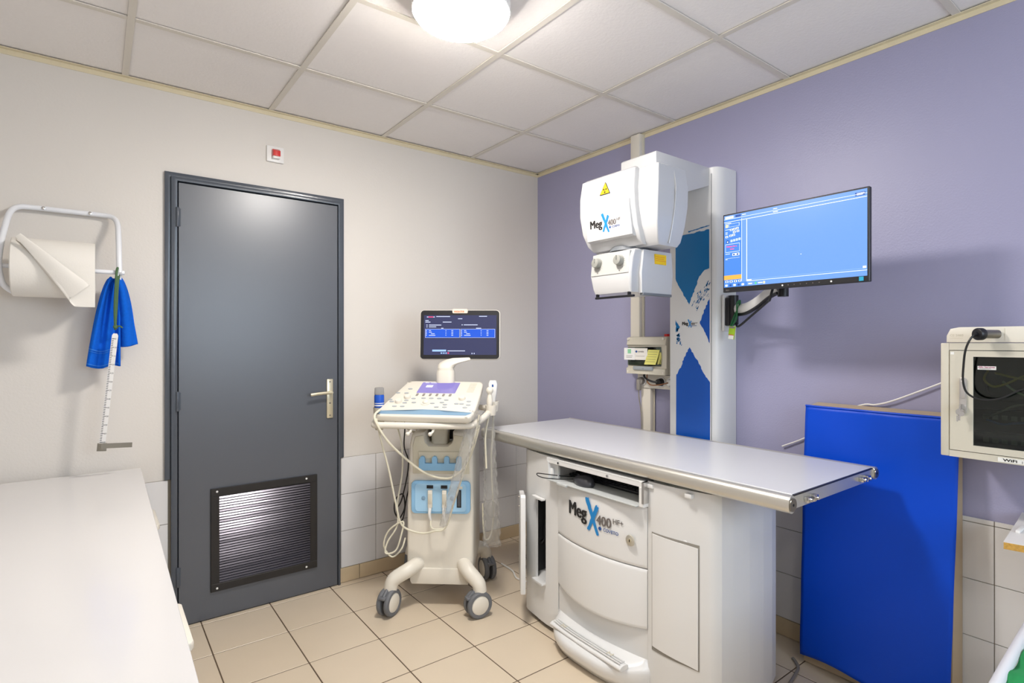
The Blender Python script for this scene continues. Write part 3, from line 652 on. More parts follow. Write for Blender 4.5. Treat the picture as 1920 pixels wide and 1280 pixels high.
q(.01, .06, .885, .893, 1); q(.012, .035, .83, .875, 4); q(.04, .128, .835, .838, 1); q(.04, .128, .877, .88, 1); q(.125, .128, .835, .88, 1); q(.04, .042, .835, .88, 1)
for k, (u, v_) in enumerate(((.05, .78), (.075, .785), (.1, .79), (.075, .745), (.105, .75), (.012, .69), (.045, .70), (.07, .705))):
    q(u, u+.022, v_, v_+.028, 1); q(u+.006, u+.017, v_+.006, v_+.018, 3, .0013)
q(.012, .03, .76, .768, 1); q(.012, .03, .74, .748, 1); q(.01, .05, .80, .806, 1)
q(.02, .04, .61, .655, 3); q(.026, .034, .62, .64, 1, .0013)
for k in range(4): q(.055+.022*k, .071+.022*k, .625+.004*k, .655+.004*k, 1); q(.058+.022*k, .068+.022*k, .632+.004*k, .648+.004*k, 0, .0013)
q(.012, .13, .485, .49, 1); q(.012, .13, .595, .6, 1); q(.012, .014, .485, .6, 1); q(.128, .13, .485, .6, 1)
ui.text('Waiting for a', U(.02), V(.555), .0085, .001, FR(-.4), 5, bold=.02); ui.text('exam', U(.05), V(.52), .0085, .001, FR(-.4), 5, bold=.02)
q(.012, .05, .46, .467, 1); q(.07, .128, .43, .465, 1); q(.076, .09, .436, .458, 3, .0013); q(.106, .12, .436, .458, 3, .0013)
q(.012, .13, .40, .403, 1); q(.012, .03, .385, .392, 1)
q(.0, .145, .105, .165, 6); q(.145, .148, .08, .93, 1, .0009)
for k in range(4): q(.012+.036*k, .036+.036*k, .065, .092, 1); q(.018+.036*k, .03+.036*k, .07, .086, 3, .0013)
for k in range(5): q(.01+.034*k, .03+.034*k, .012, .04, 3 if k % 2 else 1)
q(.20, .23, .02, .035, 1); q(.25, .265, .012, .045, 7); q(.275, .31, .022, .036, 1); q(.315, .33, .012, .045, 4)
q(.19, .225, .07, .088, 1); q(.585, .59, .335, .345, 1); q(.975, .995, .09, .115, 1)
obj('interface', ui, [emis('ui_pale', '#9cc0f5', .9), emis('ui_white', '#e9f1ff', 1.), emis('ui_blue', '#4a86dd', .9), emis('ui_dark', '#2a55a8', .8), emis('ui_cream', '#e9e2b8', .9), M_pink, emis('ui_orange', '#f5a94a', 1.), emis('ui_green', '#5fc99a', .9)], scr, sm=False)
bd = B()
bd.cyl((1.918, 1.5225, .0), (1.918, 1.5225, .0008), .0032, seg=12, M=FR(-.4), mi=0).cyl((2.09, 1.5225, .0), (2.09, 1.5225, .0008), .0032, seg=12, M=FR(-.4), mi=0)
bd.box(2.178, 2.192, 1.516, 1.530, 0, .0006, M=FR(-.4), mi=1).text('EIZO', 1.685, 1.518, .007, 0, FR(-.4), 2, bold=.02)
for k in range(6): bd.box(1.938+.022*k, 1.941+.022*k, 1.521, 1.524, 0, .0004, M=FR(-.4), mi=2)
obj('bezel_marks', bd, [M_white, mat('cyan_sticker', '#20a5cf', .4), M_inkg], t, sm=False)
t2 = thing('monitor_arm', 'white and black swivel arm between X-ray column and wall monitor', 'monitor arm', (-.1, -1.5, 1.38))
obj('mounting_plate', B().box(-.125, -.045, -1.506, -1.4935, 1.36, 1.53, .004), M_mwhite2, t2)
obj('pivot_block', B().box(-.120, -.070, -1.530, -1.506, 1.385, 1.515, .004).cyl((-.095, -1.535, 1.39), (-.095, -1.535, 1.525), .022), M_black, t2)
obj('arm_link', B().tube([(-.10, -1.545, 1.462), (-.14, -1.62, 1.462), (-.19, -1.70, 1.482), (-.24, -1.78, 1.515), (-.28, -1.84, 1.53)], .022, 12, flat=.45), M_mwhite2, t2)
obj('arm_underside', B().tube([(-.10, -1.545, 1.436), (-.14, -1.62, 1.437), (-.19, -1.70, 1.458), (-.24, -1.78, 1.492), (-.28, -1.84, 1.506)], .008, 8), M_black, t2)
obj('arm_head', B().cyl((-.28, -1.86, 1.49), (-.28, -1.86, 1.60), .02).box(-.362, -.28, -1.88, -1.84, 1.57, 1.63, .004).box(-.3625, -.355, -1.91, -1.81, 1.56, 1.66, .002), M_black, t2)
obj('cable', B().tube([(-.30, -1.84, 1.56), (-.315, -1.83, 1.50), (-.29, -1.81, 1.478), (-.25, -1.78, 1.475), (-.17, -1.66, 1.42), (-.13, -1.58, 1.38), (-.10, -1.55, 1.40)], .005, 8), M_bcable, t2)
t = thing('dosimeter_badge', 'small lime green and white badge hanging on a green strap under the monitor', 'badge', (-.12, -1.57, 1.33))
bM = Matrix(((0, 0, -1, -.142), (-1, 0, 0, -1.557), (0, 1, 0, 1.352), (0, 0, 0, 1))) @ Matrix.Rotation(-.12, 4, 'Z')
obj('badge_body', B().prism([(-.014, -.03), (.014, -.03), (.016, .03), (-.016, .03)], 0, .006, .002, M=bM), mat('lime_plastic', '#a9cf2d', .4), t)
obj('badge_label', B().box(-.0125, .0125, -.029, -.012, .0061, .0068, M=bM).box(-.0125, .0125, -.012, -.009, .0061, .0069, M=bM, mi=1).box(-.013, .013, .02, .028, .0061, .0075, M=bM, mi=2), [M_white, M_red, M_gcable], t, sm=False)
obj('strap', B().tube([(-.146, -1.557, 1.382), (-.136, -1.575, 1.42), (-.150, -1.585, 1.47), (-.155, -1.59, 1.486), (-.145, -1.595, 1.495), (-.125, -1.58, 1.47), (-.13, -1.558, 1.42), (-.146, -1.553, 1.382)], .0035, 8, flat=1.6), M_green2, t, label='green strap')
# ================================================================ X-RAY TABLE
TX0, TX1, TY0, TY1 = -.812, -.205, -2.150, -.536
t = thing('xray_table', 'long grey-white X-ray table top with aluminium rails on a white base', 'x-ray table', (-.5, -1.37, 0))
obj('tabletop', B().box(TX0+.018, TX1-.006, TY0+.004, TY1, .838, .855, .001, 1), M_table, t)
obj('front_rail', B().loft([(TY0-.006, TX0-.022, TX0+.02, .803, .856, .021), (TY1, TX0-.022, TX0+.02, .803, .856, .021)], M=Matrix(((1, 0, 0, 0), (0, 0, 1, 0), (0, 1, 0, 0), (0, 0, 0, 1))), n=8), M_alu, t, ang=40, label='rounded aluminium rail')
obj('back_rail', B().loft([(TY0-.006, TX1-.008, TX1+.026, .812, .857, .015), (TY1, TX1-.008, TX1+.026, .812, .857, .015)], M=Matrix(((1, 0, 0, 0), (0, 0, 1, 0), (0, 1, 0, 0), (0, 0, 0, 1))), n=8), M_alu, t, ang=40)
obj('end_plate', B().box(TX0+.02, TX1-.008, TY0-.001, TY0+.0045, .812, .850), M_alu, t, sm=False)
obj('end_plate', B().box(TX0+.02, TX1-.008, TY1-.003, TY1+.002, .812, .850), M_alu, t, sm=False)
obj('end_seal', B().box(TX0+.02, TX1-.008, TY0-.002, TY0+.004, .8505, .8545), M_black, t, sm=False)
for xx, zz in ((TX0-.001, .829), (TX1+.009, .834)):
    obj('rail_cap', B().cyl((xx, TY0-.006, zz), (xx, TY0-.010, zz), .020 if xx < -.5 else .016).cyl((xx, TY0-.010, zz), (xx, TY0-.011, zz), .004, mi=1), [M_steel, M_black], t)
for xx in (-.70, -.30):
    obj('clamp', B().box(xx-.03, xx-.012, TY0-.016, TY0-.001, .822, .838, .002).box(xx+.004, xx+.03, TY0-.018, TY0-.001, .820, .840, .002).cyl((xx-.02, TY0-.016, .83), (xx-.02, TY0-.022, .83), .006).cyl((xx+.018, TY0-.018, .83), (xx+.018, TY0-.024, .83), .005), M_chrome, t)
obj('under_frame', B().box(-.77, -.25, -1.9, -.70, .796, .812).box(-.74, -.28, -2.12, -.56, .812, .8375), M_grey, t, sm=False)
YC = -1.37
def mirror(pl): return [(x, 2*YC-y) for x, y in pl]
tw = [(-.810, -1.120), (-.815, -1.08), (-.815, -1.04), (-.810, -.99), (-.803, -.955), (-.798, -.915), (-.792, -.88), (-.782, -.857), (-.762, -.845), (-.71, -.840), (-.60, -.838), (-.47, -.842), (-.37, -.865), (-.29, -.915), (-.25, -.97), (-.24, -1.05)]
base = t
# left tower (open compartment)
TH = .012
lt = B().strip(tw, .590, .792, TH).strip(tw, .022, .205, TH).strip(tw[3+1:], .205, .590, TH).strip(tw[:3], .205, .590, TH)
lto = obj('left_tower', lt, M_mwhite2, t, ang=50)
obj('compartment_lining', B().box(-.795, -.35, -1.113, -1.109, .19, .60).box(-.35, -.345, -1.11, -.90, .19, .60).box(-.77, -.35, -.905, -.901, .19, .60).box(-.79, -.35, -1.11, -.905, .596, .60), M_dgrey, lto, sm=False)
obj('compartment_floor', B().box(-.796, -.35, -1.108, -.905, .196, .203), M_mwhite2, lto, sm=False)
obj('opening_rim', B().strip([(x-.003, y) for x, y in tw[2:5]], .200, .208, -.02).strip([(x-.003, y) for x, y in tw[2:5]], .586, .594, -.02), M_mwhite2, lto)
obj('top_plate', B().prism([(-.80, -1.10), (-.80, -.96), (-.77, -.89), (-.70, -.868), (-.3, -.868), (-.3, -1.10)], .7925, .796), mat('smoky_plate', '#8b8f88', .12), lto)
obj('clip', B().box(-.826, -.814, -1.10, -1.07, .700, .745, .003), M_mwhite, lto)
# open door of the compartment
dd = Vector((-.58, -.815)).normalized(); hp = Vector((-.800, -.852))
DM = Matrix(((dd.x, 0, -dd.y, hp.x-.004), (dd.y, 0, dd.x, hp.y), (0, 1, 0, 0), (0, 0, 0, 1)))
obj('open_door', B().prism([(.0, .185), (.165, .160), (.17, .17), (.17, .555), (.165, .60), (.150, .610), (.135, .60), (.12, .595), (0, .59)], -.016, .008, .004, M=DM), M_mwhite, lto, label='narrow white door standing open')
hg = B()
for z in (.52, .565, .25, .28): hg.cyl((0.02, z, -.019), (.02, z, -.016), .004, seg=10, M=DM)
obj('door_screws', hg, M_steel, lto)
# right tower
rt = B().strip(mirror(tw)[::-1][-9:], .022, .792, TH)
side = [(-.71, 2*YC+.862), (-.72, 2*YC+.865)]
obj_rt = obj('right_tower', rt, M_mwhite2, t, ang=50)
facets = [(-.762, -1.895), (-.70, -1.900), (-.60, -1.903), (-.50, -1.899), (-.42, -1.889), (-.36, -1.872), (-.32, -1.850), (-.285, -1.815), (-.265, -1.77), (-.255, -1.70)]
obj('fluted_side', B().strip(facets[::-1], .022, .792, TH), M_mwhite2, obj_rt, ang=2)
obj('rear_side', B().strip([(-.255, -1.70), (-.25, -1.37), (-.24, -1.05)][::1], .022, .792, .01), M_mwhite2, t)
obj('toe_kick', B().prism([(-.78, -1.10), (-.76, -.90), (-.60, -.88), (-.40, -.88), (-.28, -.98), (-.28, -1.72), (-.36, -1.85), (-.6, -1.872), (-.73, -1.86), (-.78, -1.64)], .0, .03), M_black, t)
drl = mirror(tw)[1:7]
def seg_line(pl, y_hi, y_lo, n=14, dx=0):
    pts = sorted(pl, key=lambda p: -p[1]); out = []
    for k in range(n+1):
        y = y_hi+(y_lo-y_hi)*k/n
        for (xa, ya), (xb, yb) in zip(pts, pts[1:]):
            if yb <= y <= ya: out.append((xa+(xb-xa)*(ya-y)/(ya-yb+1e-12)+dx, y)); break
    return out
dl = seg_line(mirror(tw)[:9], -1.645, -1.828, 14)
arcz = lambda s_: .0
obj('side_door', B().strip([(x-.004, y) for x, y in dl[::-1]], lambda s_: .178+.012*s_, lambda s_: .598+.006*s_, .006), M_mwhite, obj_rt, label='closed narrow white door')
obj('door_gap', B().strip([(x-.0015, y) for x, y in seg_line(mirror(tw)[:9], -1.641, -1.832, 14)[::-1]], .174, .609, .003), mat('seam_grey', '#8f8b83', .7), obj_rt)
obj('finger_notch', B().sph((-.803, -1.765, .608), .022, (.15, 1, .45)), M_mwhite2, obj_rt)
for yy in (-1.635, -1.80):
    obj('clip', B().box(-.820, -.800, yy-.014, yy+.014, .768, .784, .003), M_mwhite, obj_rt)
obj('top_plate', B().prism([(-.80, -1.64), (-.80, -1.78), (-.76, -1.86), (-.66, -1.876), (-.3, -1.80), (-.3, -1.64)], .7925, .796), mat('smoky_plate', '#8b8f88', .12), obj_rt)
# centre panels, bowed in plan
def bow(amp, y, x0=-.812): s_ = (y-YC)/.25; return x0-amp*(1-s_*s_)
def panel(z0, z1, a0, a1, x0=-.812, th=.02, sag0=0., sag1=0., n=24, edge=.004):
    def P_(u, v_, dx=0):
        y = -1.122-.496*u; k = 1-(2*u-1)**2
        zz = (z0-sag0*k)+((z1-sag1*k)-(z0-sag0*k))*v_
        return (bow(a0+(a1-a0)*v_, y, x0)+dx, y, zz)
    b = B(); vs = [0, .02, .06, .5, .94, .98, 1]; ins = [edge, .001, 0, 0, 0, .001, edge]
    R1 = []
    for v_, i_ in zip(vs, ins): R1.append([P_(u/n, v_, i_) for u in range(n+1)]+[P_(1-u/n, v_, th) for u in range(n+1)])
    return b.rings(R1, True)
obj('upper_panel', panel(.462, .690, .036, .030, sag0=.004), M_mwhite, t, ang=40)
obj('drawer_panel', panel(.236, .4585, .052, .038, sag0=.014, sag1=.004), M_mwhite, t, ang=40)
obj('lower_panel', panel(.03, .233, .02, .030, sag1=.012, x0=-.806), M_mwhite2, t, ang=40)
mg = megx(B(), 1.212, .578, .083, FR(0), 'HF+')
mg.warp(lambda v_: Vector((bow(.034, v_.y)-.0016+v_.x, v_.y, v_.z))); obj('lettering', mg, INK, t, sm=False, label='black and blue machine name lettering')
obj('lock', B().cyl((-.832, -1.556, .556), (-.838, -1.556, .556), .021, seg=32, bev=.002).cyl((-.838, -1.556, .556), (-.8395, -1.556, .556), .008, seg=20, mi=1).box(-.841, -.8393, -1.5575, -1.5545, .551, .561, mi=2), [mat('lock_plate', '#c9c4b6', .35, .5), M_alm, M_black], t, label='round metal key lock')
# foot pedal housing
def kring(z, f, back, l, r, n=28):
    out = []
    for k in range(n+1):
        s_ = -1+2*k/n; y = (l+r)/2-s_*(l-r)/2
        out.append((back-(f)*(1-abs(s_)**3.2), y, z))
    return [(back+.03, l, z)]+out+[(back+.03, r, z)]
obj('pedal_housing', B().rings([kring(.002, .080, -.815, -1.118, -1.622), kring(.045, .112, -.815, -1.110, -1.630), kring(.075, .118, -.815, -1.108, -1.632), kring(.088, .110, -.815, -1.110, -1.630), kring(.098, .085, -.812, -1.118, -1.622), kring(.120, .010, -.808, -1.122, -1.618)], True), M_mwhite, t, ang=60)
obj('foot_pedal', B().tube([(-.872, -1.165, .098), (-.882, -1.26, .102), (-.888, -1.37, .102), (-.890, -1.48, .102), (-.890, -1.575, .100)], .024, 16, flat=1).warp(lambda v_: Vector((v_.x, v_.y, .099+(v_.z-.100)*.45))), M_mwhite, t, ang=60, label='long ribbed foot pedal bar')
rb = B()
for k in (-1, 0, 1): rb.tube([(-.870+.012*k, -1.175, .1125), (-.883+.012*k, -1.26, .1155), (-.888+.012*k, -1.37, .1155), (-.890+.012*k, -1.565, .1145)], .003, 6)
obj('pedal_ribs', rb, M_mwhite2, t)
for yy in (-1.24, -1.50):
    mk = B().box(-.895, -.875, yy-.012, yy-.008, .1165, .1185).box(-.895, -.875, yy+.008, yy+.012, .1165, .1185).box(-.888, -.882, yy-.010, yy+.010, .1165, .118)
    obj('pedal_marking', mk, M_cream2, t, sm=False)
# keyboard drawer
dw = B().box(-.835, -.815, -1.622, -1.068, .768, .790, .002)
dw.box(-.838, -.45, -1.085, -1.080, .70, .775).box(-.838, -.45, -1.622, -1.6, .695, .77, .002).box(-.40, -.395, -1.6, -1.085, .70, .79).box(-.835, -.40, -1.6, -1.08, .785, .79)
obj('drawer_frame', dw, M_mwhite, t, sm=False)
obj('keyboard_shelf', B().box(-.852, -.42, -1.598, -1.086, .695, .700, .001, 1).box(-.862, -.850, -1.225, -1.165, .690, .701, .002), mat('shelf_grey_white', '#c2c5c4', .4), t, label='pull-out keyboard shelf')
obj('rail_runner', B().box(-.84, -.80, -1.625, -1.615, .71, .79), M_chrome, t)
for yy in (-1.44, -1.15): obj('screw', B().cyl((-.840, yy, .779), (-.834, yy, .779), .005, seg=10), M_chrome, t)
t = thing('computer_keyboard', 'black keyboard on the pull-out shelf under the X-ray table', 'keyboard', (-.68, -1.36, .701))
obj('keyboard_body', B().box(-.735, -.59, -1.565, -1.11, .7015, .714, .003), M_black, t)
for r in range(6):
    for k in range(20):
        if r == 5 and 4 <= k <= 8:
            if k != 4: continue
            o = obj('key', B().box(-.730, -.714, -1.1225-.0218*8.92, -1.1225-.0218*4, .714, .720, .002, 1), M_black, t); continue
        k0 = -.720+.0215*(5-r)
        piece('key', .017, .0185, .006, .002, mat('key_black', '#232327', .45), t, (k0-.002 if r < 5 else -.722, -1.1317-.0218*k, .717))
t = thing('computer_mouse', 'dark grey computer mouse with thin cord on the pull-out shelf', 'mouse', (-.81, -1.25, .705))
mM = Matrix.Translation((-.792, -1.262, .7005)) @ Matrix.Rotation(math.radians(-8), 4, 'Z') @ Matrix.Diagonal((1.1, 1.12, 1.1, 1))
rg = []
for z, k in ((0, .92), (.006, 1), (.014, 1.0), (.024, .88), (.031, .66), (.035, .36), (.0365, .1)):
    rg.append([(.031*k*math.cos(2*PI*j/28)*(1-.1*math.sin(2*PI*j/28)), .054*k*math.sin(2*PI*j/28)-.004*(1-k)*3, z) for j in range(28)])
obj('mouse_body', B().rings(rg, True, mM), mat('dark_grey_plastic', '#3a3a3f', .28), t, ang=80)
obj('scroll_wheel', B().cyl((-.003, .030, .028), (.003, .030, .028), .007, seg=16, M=mM), M_black, t)
obj('cord', B().tube([(-.795, -1.20, .712), (-.81, -1.18, .710), (-.83, -1.15, .707), (-.878, -1.115, .712), (-.905, -1.095, .722), (-.895, -1.075, .728), (-.86, -1.082, .722), (-.80, -1.12, .712), (-.74, -1.15, .706), (-.70, -1.13, .704)], .0022, 8), M_bcable, t)
t = thing('computer_tower', 'black computer tower inside the open compartment of the table base', 'computer', (-.6, -1.03, .203))
obj('case', B().box(-.735, -.42, -1.102, -.965, .2035, .56, .003), M_black, t)
obj('case_feet', B().box(-.73, -.70, -1.09, -.98, .2032, .206), M_bcable, t)
t = thing('cable_bundle', 'grey and cream cables inside the open compartment beside the computer', 'cables', (-.7, -.94, .21))
obj('cord', B().tube([(-.72, -.93, .22), (-.71, -.925, .30), (-.74, -.96, .33), (-.73, -.93, .42), (-.70, -.93, .5)], .005, 8), M_bcable, t)
obj('cord', B().tube([(-.76, -1.0, .592), (-.75, -.99, .575), (-.73, -1.0, .568), (-.70, -.98, .575)], .005, 8), M_cable, t)
obj('cord', B().tube([(-.73, -.925, .36), (-.76, -.935, .355), (-.77, -.96, .36), (-.745, -.962, .385)], .004, 8), M_bcable, t)
# floor cables
tag(obj('power_cord', B().tube([(-.30, -.30, .005), (-.42, -.36, .005), (-.48, -.50, .010), (-.50, -.46, .05), (-.42, -.52, .09), (-.36, -.62, .10), (-.34, -.75, .12)], .005, 8), M_gcable), 'grey cord rising from the floor behind the ultrasound cart', 'cable', 'floor cords')
tag(obj('power_cord', B().tube([(-.55, -.33, .005), (-.56, -.45, .005), (-.60, -.55, .005), (-.56, -.65, .005), (-.53, -.74, .006), (-.52, -.81, .006)], .005, 8), M_white), 'white cord lying on the floor between the cart and the table base', 'cable', 'floor cords')
tag(obj('power_cord', B().tube([(-.16, -1.84, .006), (-.20, -1.88, .006), (-.26, -1.90, .006), (-.34, -1.915, .006)], .006, 8), M_gcable), 'grey cord on the floor between table base and blue mat', 'cable', 'floor cords')
# ================================================================ BLUE MAT
t = thing('padded_mat', 'tall royal blue vinyl padded mat leaning on the lavender wall', 'mat', (-.1, -2.11, 0))
obj('foam_core', B().rings([[(-.135, -1.872, .004), (-.135, -2.362, .004), (-.014, -2.362, .004), (-.014, -1.872, .004)], [(-.082, -1.872, 1.046), (-.082, -2.362, 1.046), (-.012, -2.362, 1.055), (-.012, -1.872, 1.055)]]), M_matbeige, t, ang=20, label='beige back and side')
def cover(u, v_):
    y = -1.858-.512*u; z = 1.045-v_*1.02
    bulge = .010*math.sin(u*PI)*(.4+v_)+.008*math.sin(u*4.2+v_*5)*v_+.004*math.sin(v_*9+u*3)+.0035*math.sin(u*11-v_*13+1)*math.exp(-((v_-.12)/.14)**2)+.003*math.sin(u*9+v_*22)*v_**2+.004*math.exp(-((u-.38-.5*(.2-v_))/.06)**2)*math.exp(-(v_/.18)**2)
    x = -.086-.072*v_-bulge-.020*(v_**5)*math.sin(u*3+.4)
    y += (.018-.036*u)*(v_**3)*-.6
    z += .018*(v_**8)*math.sin(u*5)+.012*v_**8
    return (x, y, z)
obj('blue_cover', B().grid(cover, 36, 60, thick=.002), M_vinyl, t, ang=180)
obj('top_piping', B().tube([cover(k/12, 0) for k in range(13)], .004, 8, smooth=False), M_vinyl, t)
# ================================================================ NETWORK CABINET + devices
t = thing('network_cabinet', 'small grey-beige wall cabinet with glass door and keys in the lock', 'network cabinet', (-.15, -2.55, .95))
NY0, NY1, NZ0, NZ1 = -2.72, -2.376, .950, 1.307
nb = B().box(-.29, -.001, NY0, NY0+.004, NZ0, NZ1).box(-.29, -.001, NY1-.004, NY1, NZ0, NZ1).box(-.29, -.001, NY0, NY1, NZ0, NZ0+.004).box(-.29, -.001, NY0, NY1, NZ1-.004, NZ1).box(-.006, -.001, NY0, NY1, NZ0, NZ1)
obj('cabinet_shell', nb, M_cab, t, sm=False)
F0 = FR(-.3); a0, a1 = -NY1, -NY0
fb = B().box(a0, a0+.022, NZ0, NZ1, -.012, .0, .003, M=F0).box(a1-.022, a1, NZ0, NZ1, -.012, .0, .003, M=F0).box(a0+.022, a1-.022, NZ1-.022, NZ1, -.012, -.001, M=F0).box(a0+.022, a1-.022, NZ0, NZ0+.020, -.012, -.001, M=F0)
obj('front_frame', fb, M_cab, t)
d0, d1, e0, e1 = a0+.024, a1-.024, NZ0+.022, NZ1-.024
w0, w1_, g0, g1 = d0+.060-.002, d1-.03, e0+.020, e1-.018
dfb = B().box(d0, w0, e0, e1, -.008, .001, M=F0).box(w1_, d1, e0, e1, -.008, .001, M=F0).box(w0, w1_, e0, g0, -.008, .001, M=F0).box(w0, w1_, g1, e1, -.008, .001, M=F0)
nd = obj('cabinet_door', dfb, M_cab, t, sm=False)
obj('glass_pane', B().box(w0, w1_, g0, g1, -.005, -.003, M=F0), M_tglass, nd, sm=False)
lk = B().prism(rrect(2.425, 2.443, 1.085, 1.200, .0085), .001, .006, .0015, M=F0).prism(rrect(2.428, 2.440, 1.135, 1.190, .005), .006, .009, .001, M=F0).cyl((2.434, 1.110, .006), (2.434, 1.110, .014), .008, M=F0)
lo = obj('door_lock', lk, mat('satin_silver', '#c9c6c4', .3, .7), nd, label='silver swing latch')
obj('keys', B().box(2.4305, 2.4345, 1.10, 1.118, .014, .030, M=F0).cyl((2.432, 1.094, .024), (2.432, 1.094, .027), .011, seg=16, M=F0).box(2.428, 2.433, 1.068, 1.088, .0255, .027, M=F0).cyl((2.436, 1.09, .028), (2.436, 1.09, .030), .008, seg=16, M=F0).box(2.424, 2.428, 1.065, 1.083, .028, .0295, M=F0), M_chrome, lo, label='pair of small keys')
st = B().box(2.468, 2.512, 1.226, 1.237, -.0028, -.0022, M=F0).text('Allo Services', 2.470, 1.2315, .0075, -.0020, F0, 1, bold=.02).box(2.472, 2.500, 1.2285, 1.2296, -.0022, -.0018, M=F0, mi=2)
obj('window_sticker', st, [M_white, mat('magenta_ink', '#a0306a', .5), M_ink], nd, sm=False)
obj('corner_sticker', B().box(d0+.002, d0+.011, e1-.012, e1-.004, .001, .0014, M=F0), M_white, nd, sm=False)
obj('name_sticker', B().box(2.516, 2.60, .953, .966, -.001, -.0004, M=F0).text('WiFi  :', 2.528, .956, .011, -.0002, F0, 1, bold=.03, sx=1.5), [M_white, M_ink], t, sm=False, label='white printed name sticker')
ng = B().box(-.20, -.195, NY0+.02, NY1-.02, NZ0+.01, NZ1-.01)
obj('rack_plate', ng, mat('rack_black', '#26282b', .5), t, sm=False)
obj('network_switch', B().box(-.245, -.20, NY0+.02, NY1-.055, 1.06, 1.10, .002).box(-.245, -.20, NY0+.02, NY1-.055, .985, 1.03, .002), mat('switch_black', '#1b1c1f', .35), t)
pt = B()
for k in range(9): pt.box(2.47+.022*k, 2.484+.022*k, 1.072, 1.086, .0, .001, M=FR(-.245)); pt.box(2.47+.022*k, 2.484+.022*k, 1.0, 1.014, .0, .001, M=FR(-.245))
obj('ports', pt, M_gcable, t, sm=False)
for nm, m_, pts in (('network_cable', M_ycable, [(-.24, -2.48, 1.22), (-.27, -2.478, 1.195), (-.275, -2.50, 1.175), (-.27, -2.53, 1.185), (-.26, -2.57, 1.21), (-.25, -2.62, 1.22)]),
                    ('network_cable', M_ycable, [(-.25, -2.50, 1.215), (-.26, -2.54, 1.205), (-.255, -2.58, 1.198), (-.25, -2.63, 1.20)]),
                    ('network_cable', M_bcable, [(-.25, -2.48, 1.18), (-.27, -2.49, 1.15), (-.275, -2.53, 1.135), (-.27, -2.6, 1.14)]),
                    ('network_cable', M_cable, [(-.26, -2.52, 1.19), (-.275, -2.55, 1.165), (-.27, -2.59, 1.145), (-.25, -2.64, 1.14)]),
                    ('network_cable', M_gcable, [(-.245, -2.47, 1.08), (-.27, -2.50, 1.088), (-.275, -2.55, 1.12), (-.26, -2.62, 1.13)]),
                    ('network_cable', M_navy, [(-.25, -2.48, 1.07), (-.27, -2.52, 1.062), (-.27, -2.56, 1.07), (-.25, -2.62, 1.075)])):
    obj(nm, B().tube(pts, .0035, 8), m_, t)
t = thing('router', 'flat white device lying on top of the network cabinet', 'device', (-.18, -2.52, 1.307))
obj('device_body', B().prism([(2.388, 1.3085), (2.388, 1.330), (2.398, 1.352), (2.42, 1.357), (2.66, 1.357), (2.66, 1.3085)], -.14, .0, .004, M=FR(-.29)), M_cream, t, label='rounded white body')
obj('panel_line', B().box(2.530, 2.531, 1.314, 1.352, .0, .0006, M=FR(-.29)).text('CE 2460', 2.397, 1.328, .010, .0002, FR(-.29), 0).box(2.397, 2.43, 1.322, 1.323, 0, .0004, M=FR(-.29)), M_cream2, t, sm=False)
t = thing('camera_head', 'short metal cylinder with black end and black cable on the network cabinet', 'camera', (-.33, -2.47, 1.33))
cH = B().cyl((-.297, -2.515, 1.334), (-.338, -2.487, 1.334), .013, seg=24, mi=1).cyl((-.335, -2.489, 1.334), (-.352, -2.478, 1.334), .0185, .0185, seg=28, bev=.004, mi=0).cyl((-.350, -2.478, 1.334), (-.358, -2.473, 1.334), .007, seg=16, mi=0)
obj('cylinder', cH, [M_black, M_steel], t)
obj('cable', B().tube([(-.355, -2.475, 1.333), (-.366, -2.466, 1.318), (-.366, -2.455, 1.285), (-.360, -2.449, 1.24), (-.352, -2.446, 1.19), (-.345, -2.455, 1.155), (-.338, -2.485, 1.138), (-.332, -2.53, 1.145), (-.325, -2.58, 1.175), (-.32, -2.66, 1.19)], .003, 8, 8), M_bcable, t)
tag(obj('wall_cable', B().tube([(-.008, -2.42, 1.20), (-.012, -2.36, 1.190), (-.015, -2.25, 1.135), (-.016, -2.15, 1.085), (-.014, -2.09, 1.064), (-.011, -2.04, 1.058), (-.010, -1.92, 1.0), (-.008, -1.86, .925), (-.010, -1.80, .885), (-.012, -1.72, .845)], .0032, 8), M_white), 'thin white cable running down the lavender wall from cabinet to behind the mat', 'cable')
# ================================================================ RIGHT EDGE: desk and green cushion
t = thing('desk', 'white desk corner with raw chipboard edge at the right edge of the photo', 'desk', (-.3, -2.8, 0))
obj('desktop', B().prism([(-.42, -2.553), (-.152, -2.532), (-.02, -2.520), (-.02, -3.2), (-.30, -3.2)], .7345, .750), mat('desk_white', '#e6e2df', .4), t, sm=False)
obj('raw_edge', B().prism([(-.421, -2.5535), (-.419, -2.5528), (-.299, -3.2), (-.3015, -3.2)], .730, .7485), M_chip, t, sm=False, label='raw chipboard edge')
obj('cable_cover', B().box(-.30, -.22, -2.566, -2.555, .750, .758, .002), M_white, t)
obj('side_panel', B().box(-.27, -.03, -3.19, -3.17, 0, .7345).box(-.06, -.04, -3.19, -2.60, 0.45, .7345), mat('desk_white', '#e6e2df', .4), t, sm=False)
t = thing('upholstered_stool', 'green fabric padded seat with white tubular edge in the bottom right corner', 'stool', (-.95, -2.95, 0))
obj('seat_board', B().box(-1.2, -.50, -3.2, -2.74, .50, .52, .003), M_white, t)
for xx in (-1.2, -.67):
    for yy in (-3.15, -2.79): obj('leg', B().cyl((xx, yy, 0), (xx, yy, .50), .015), M_chrome, t)
def gc(u, v_):
    x = -1.20+.72*u; y = -2.656-.52*v_
    z = .594+.022*math.sin(PI*u)*math.sin(PI*min(1, v_+.1))+.006*math.sin(u*34+v_*6)*(1-v_)
    return (x, y, z)
obj('green_cover', B().grid(gc, 60, 24, thick=.05), M_gcloth, t, ang=180)
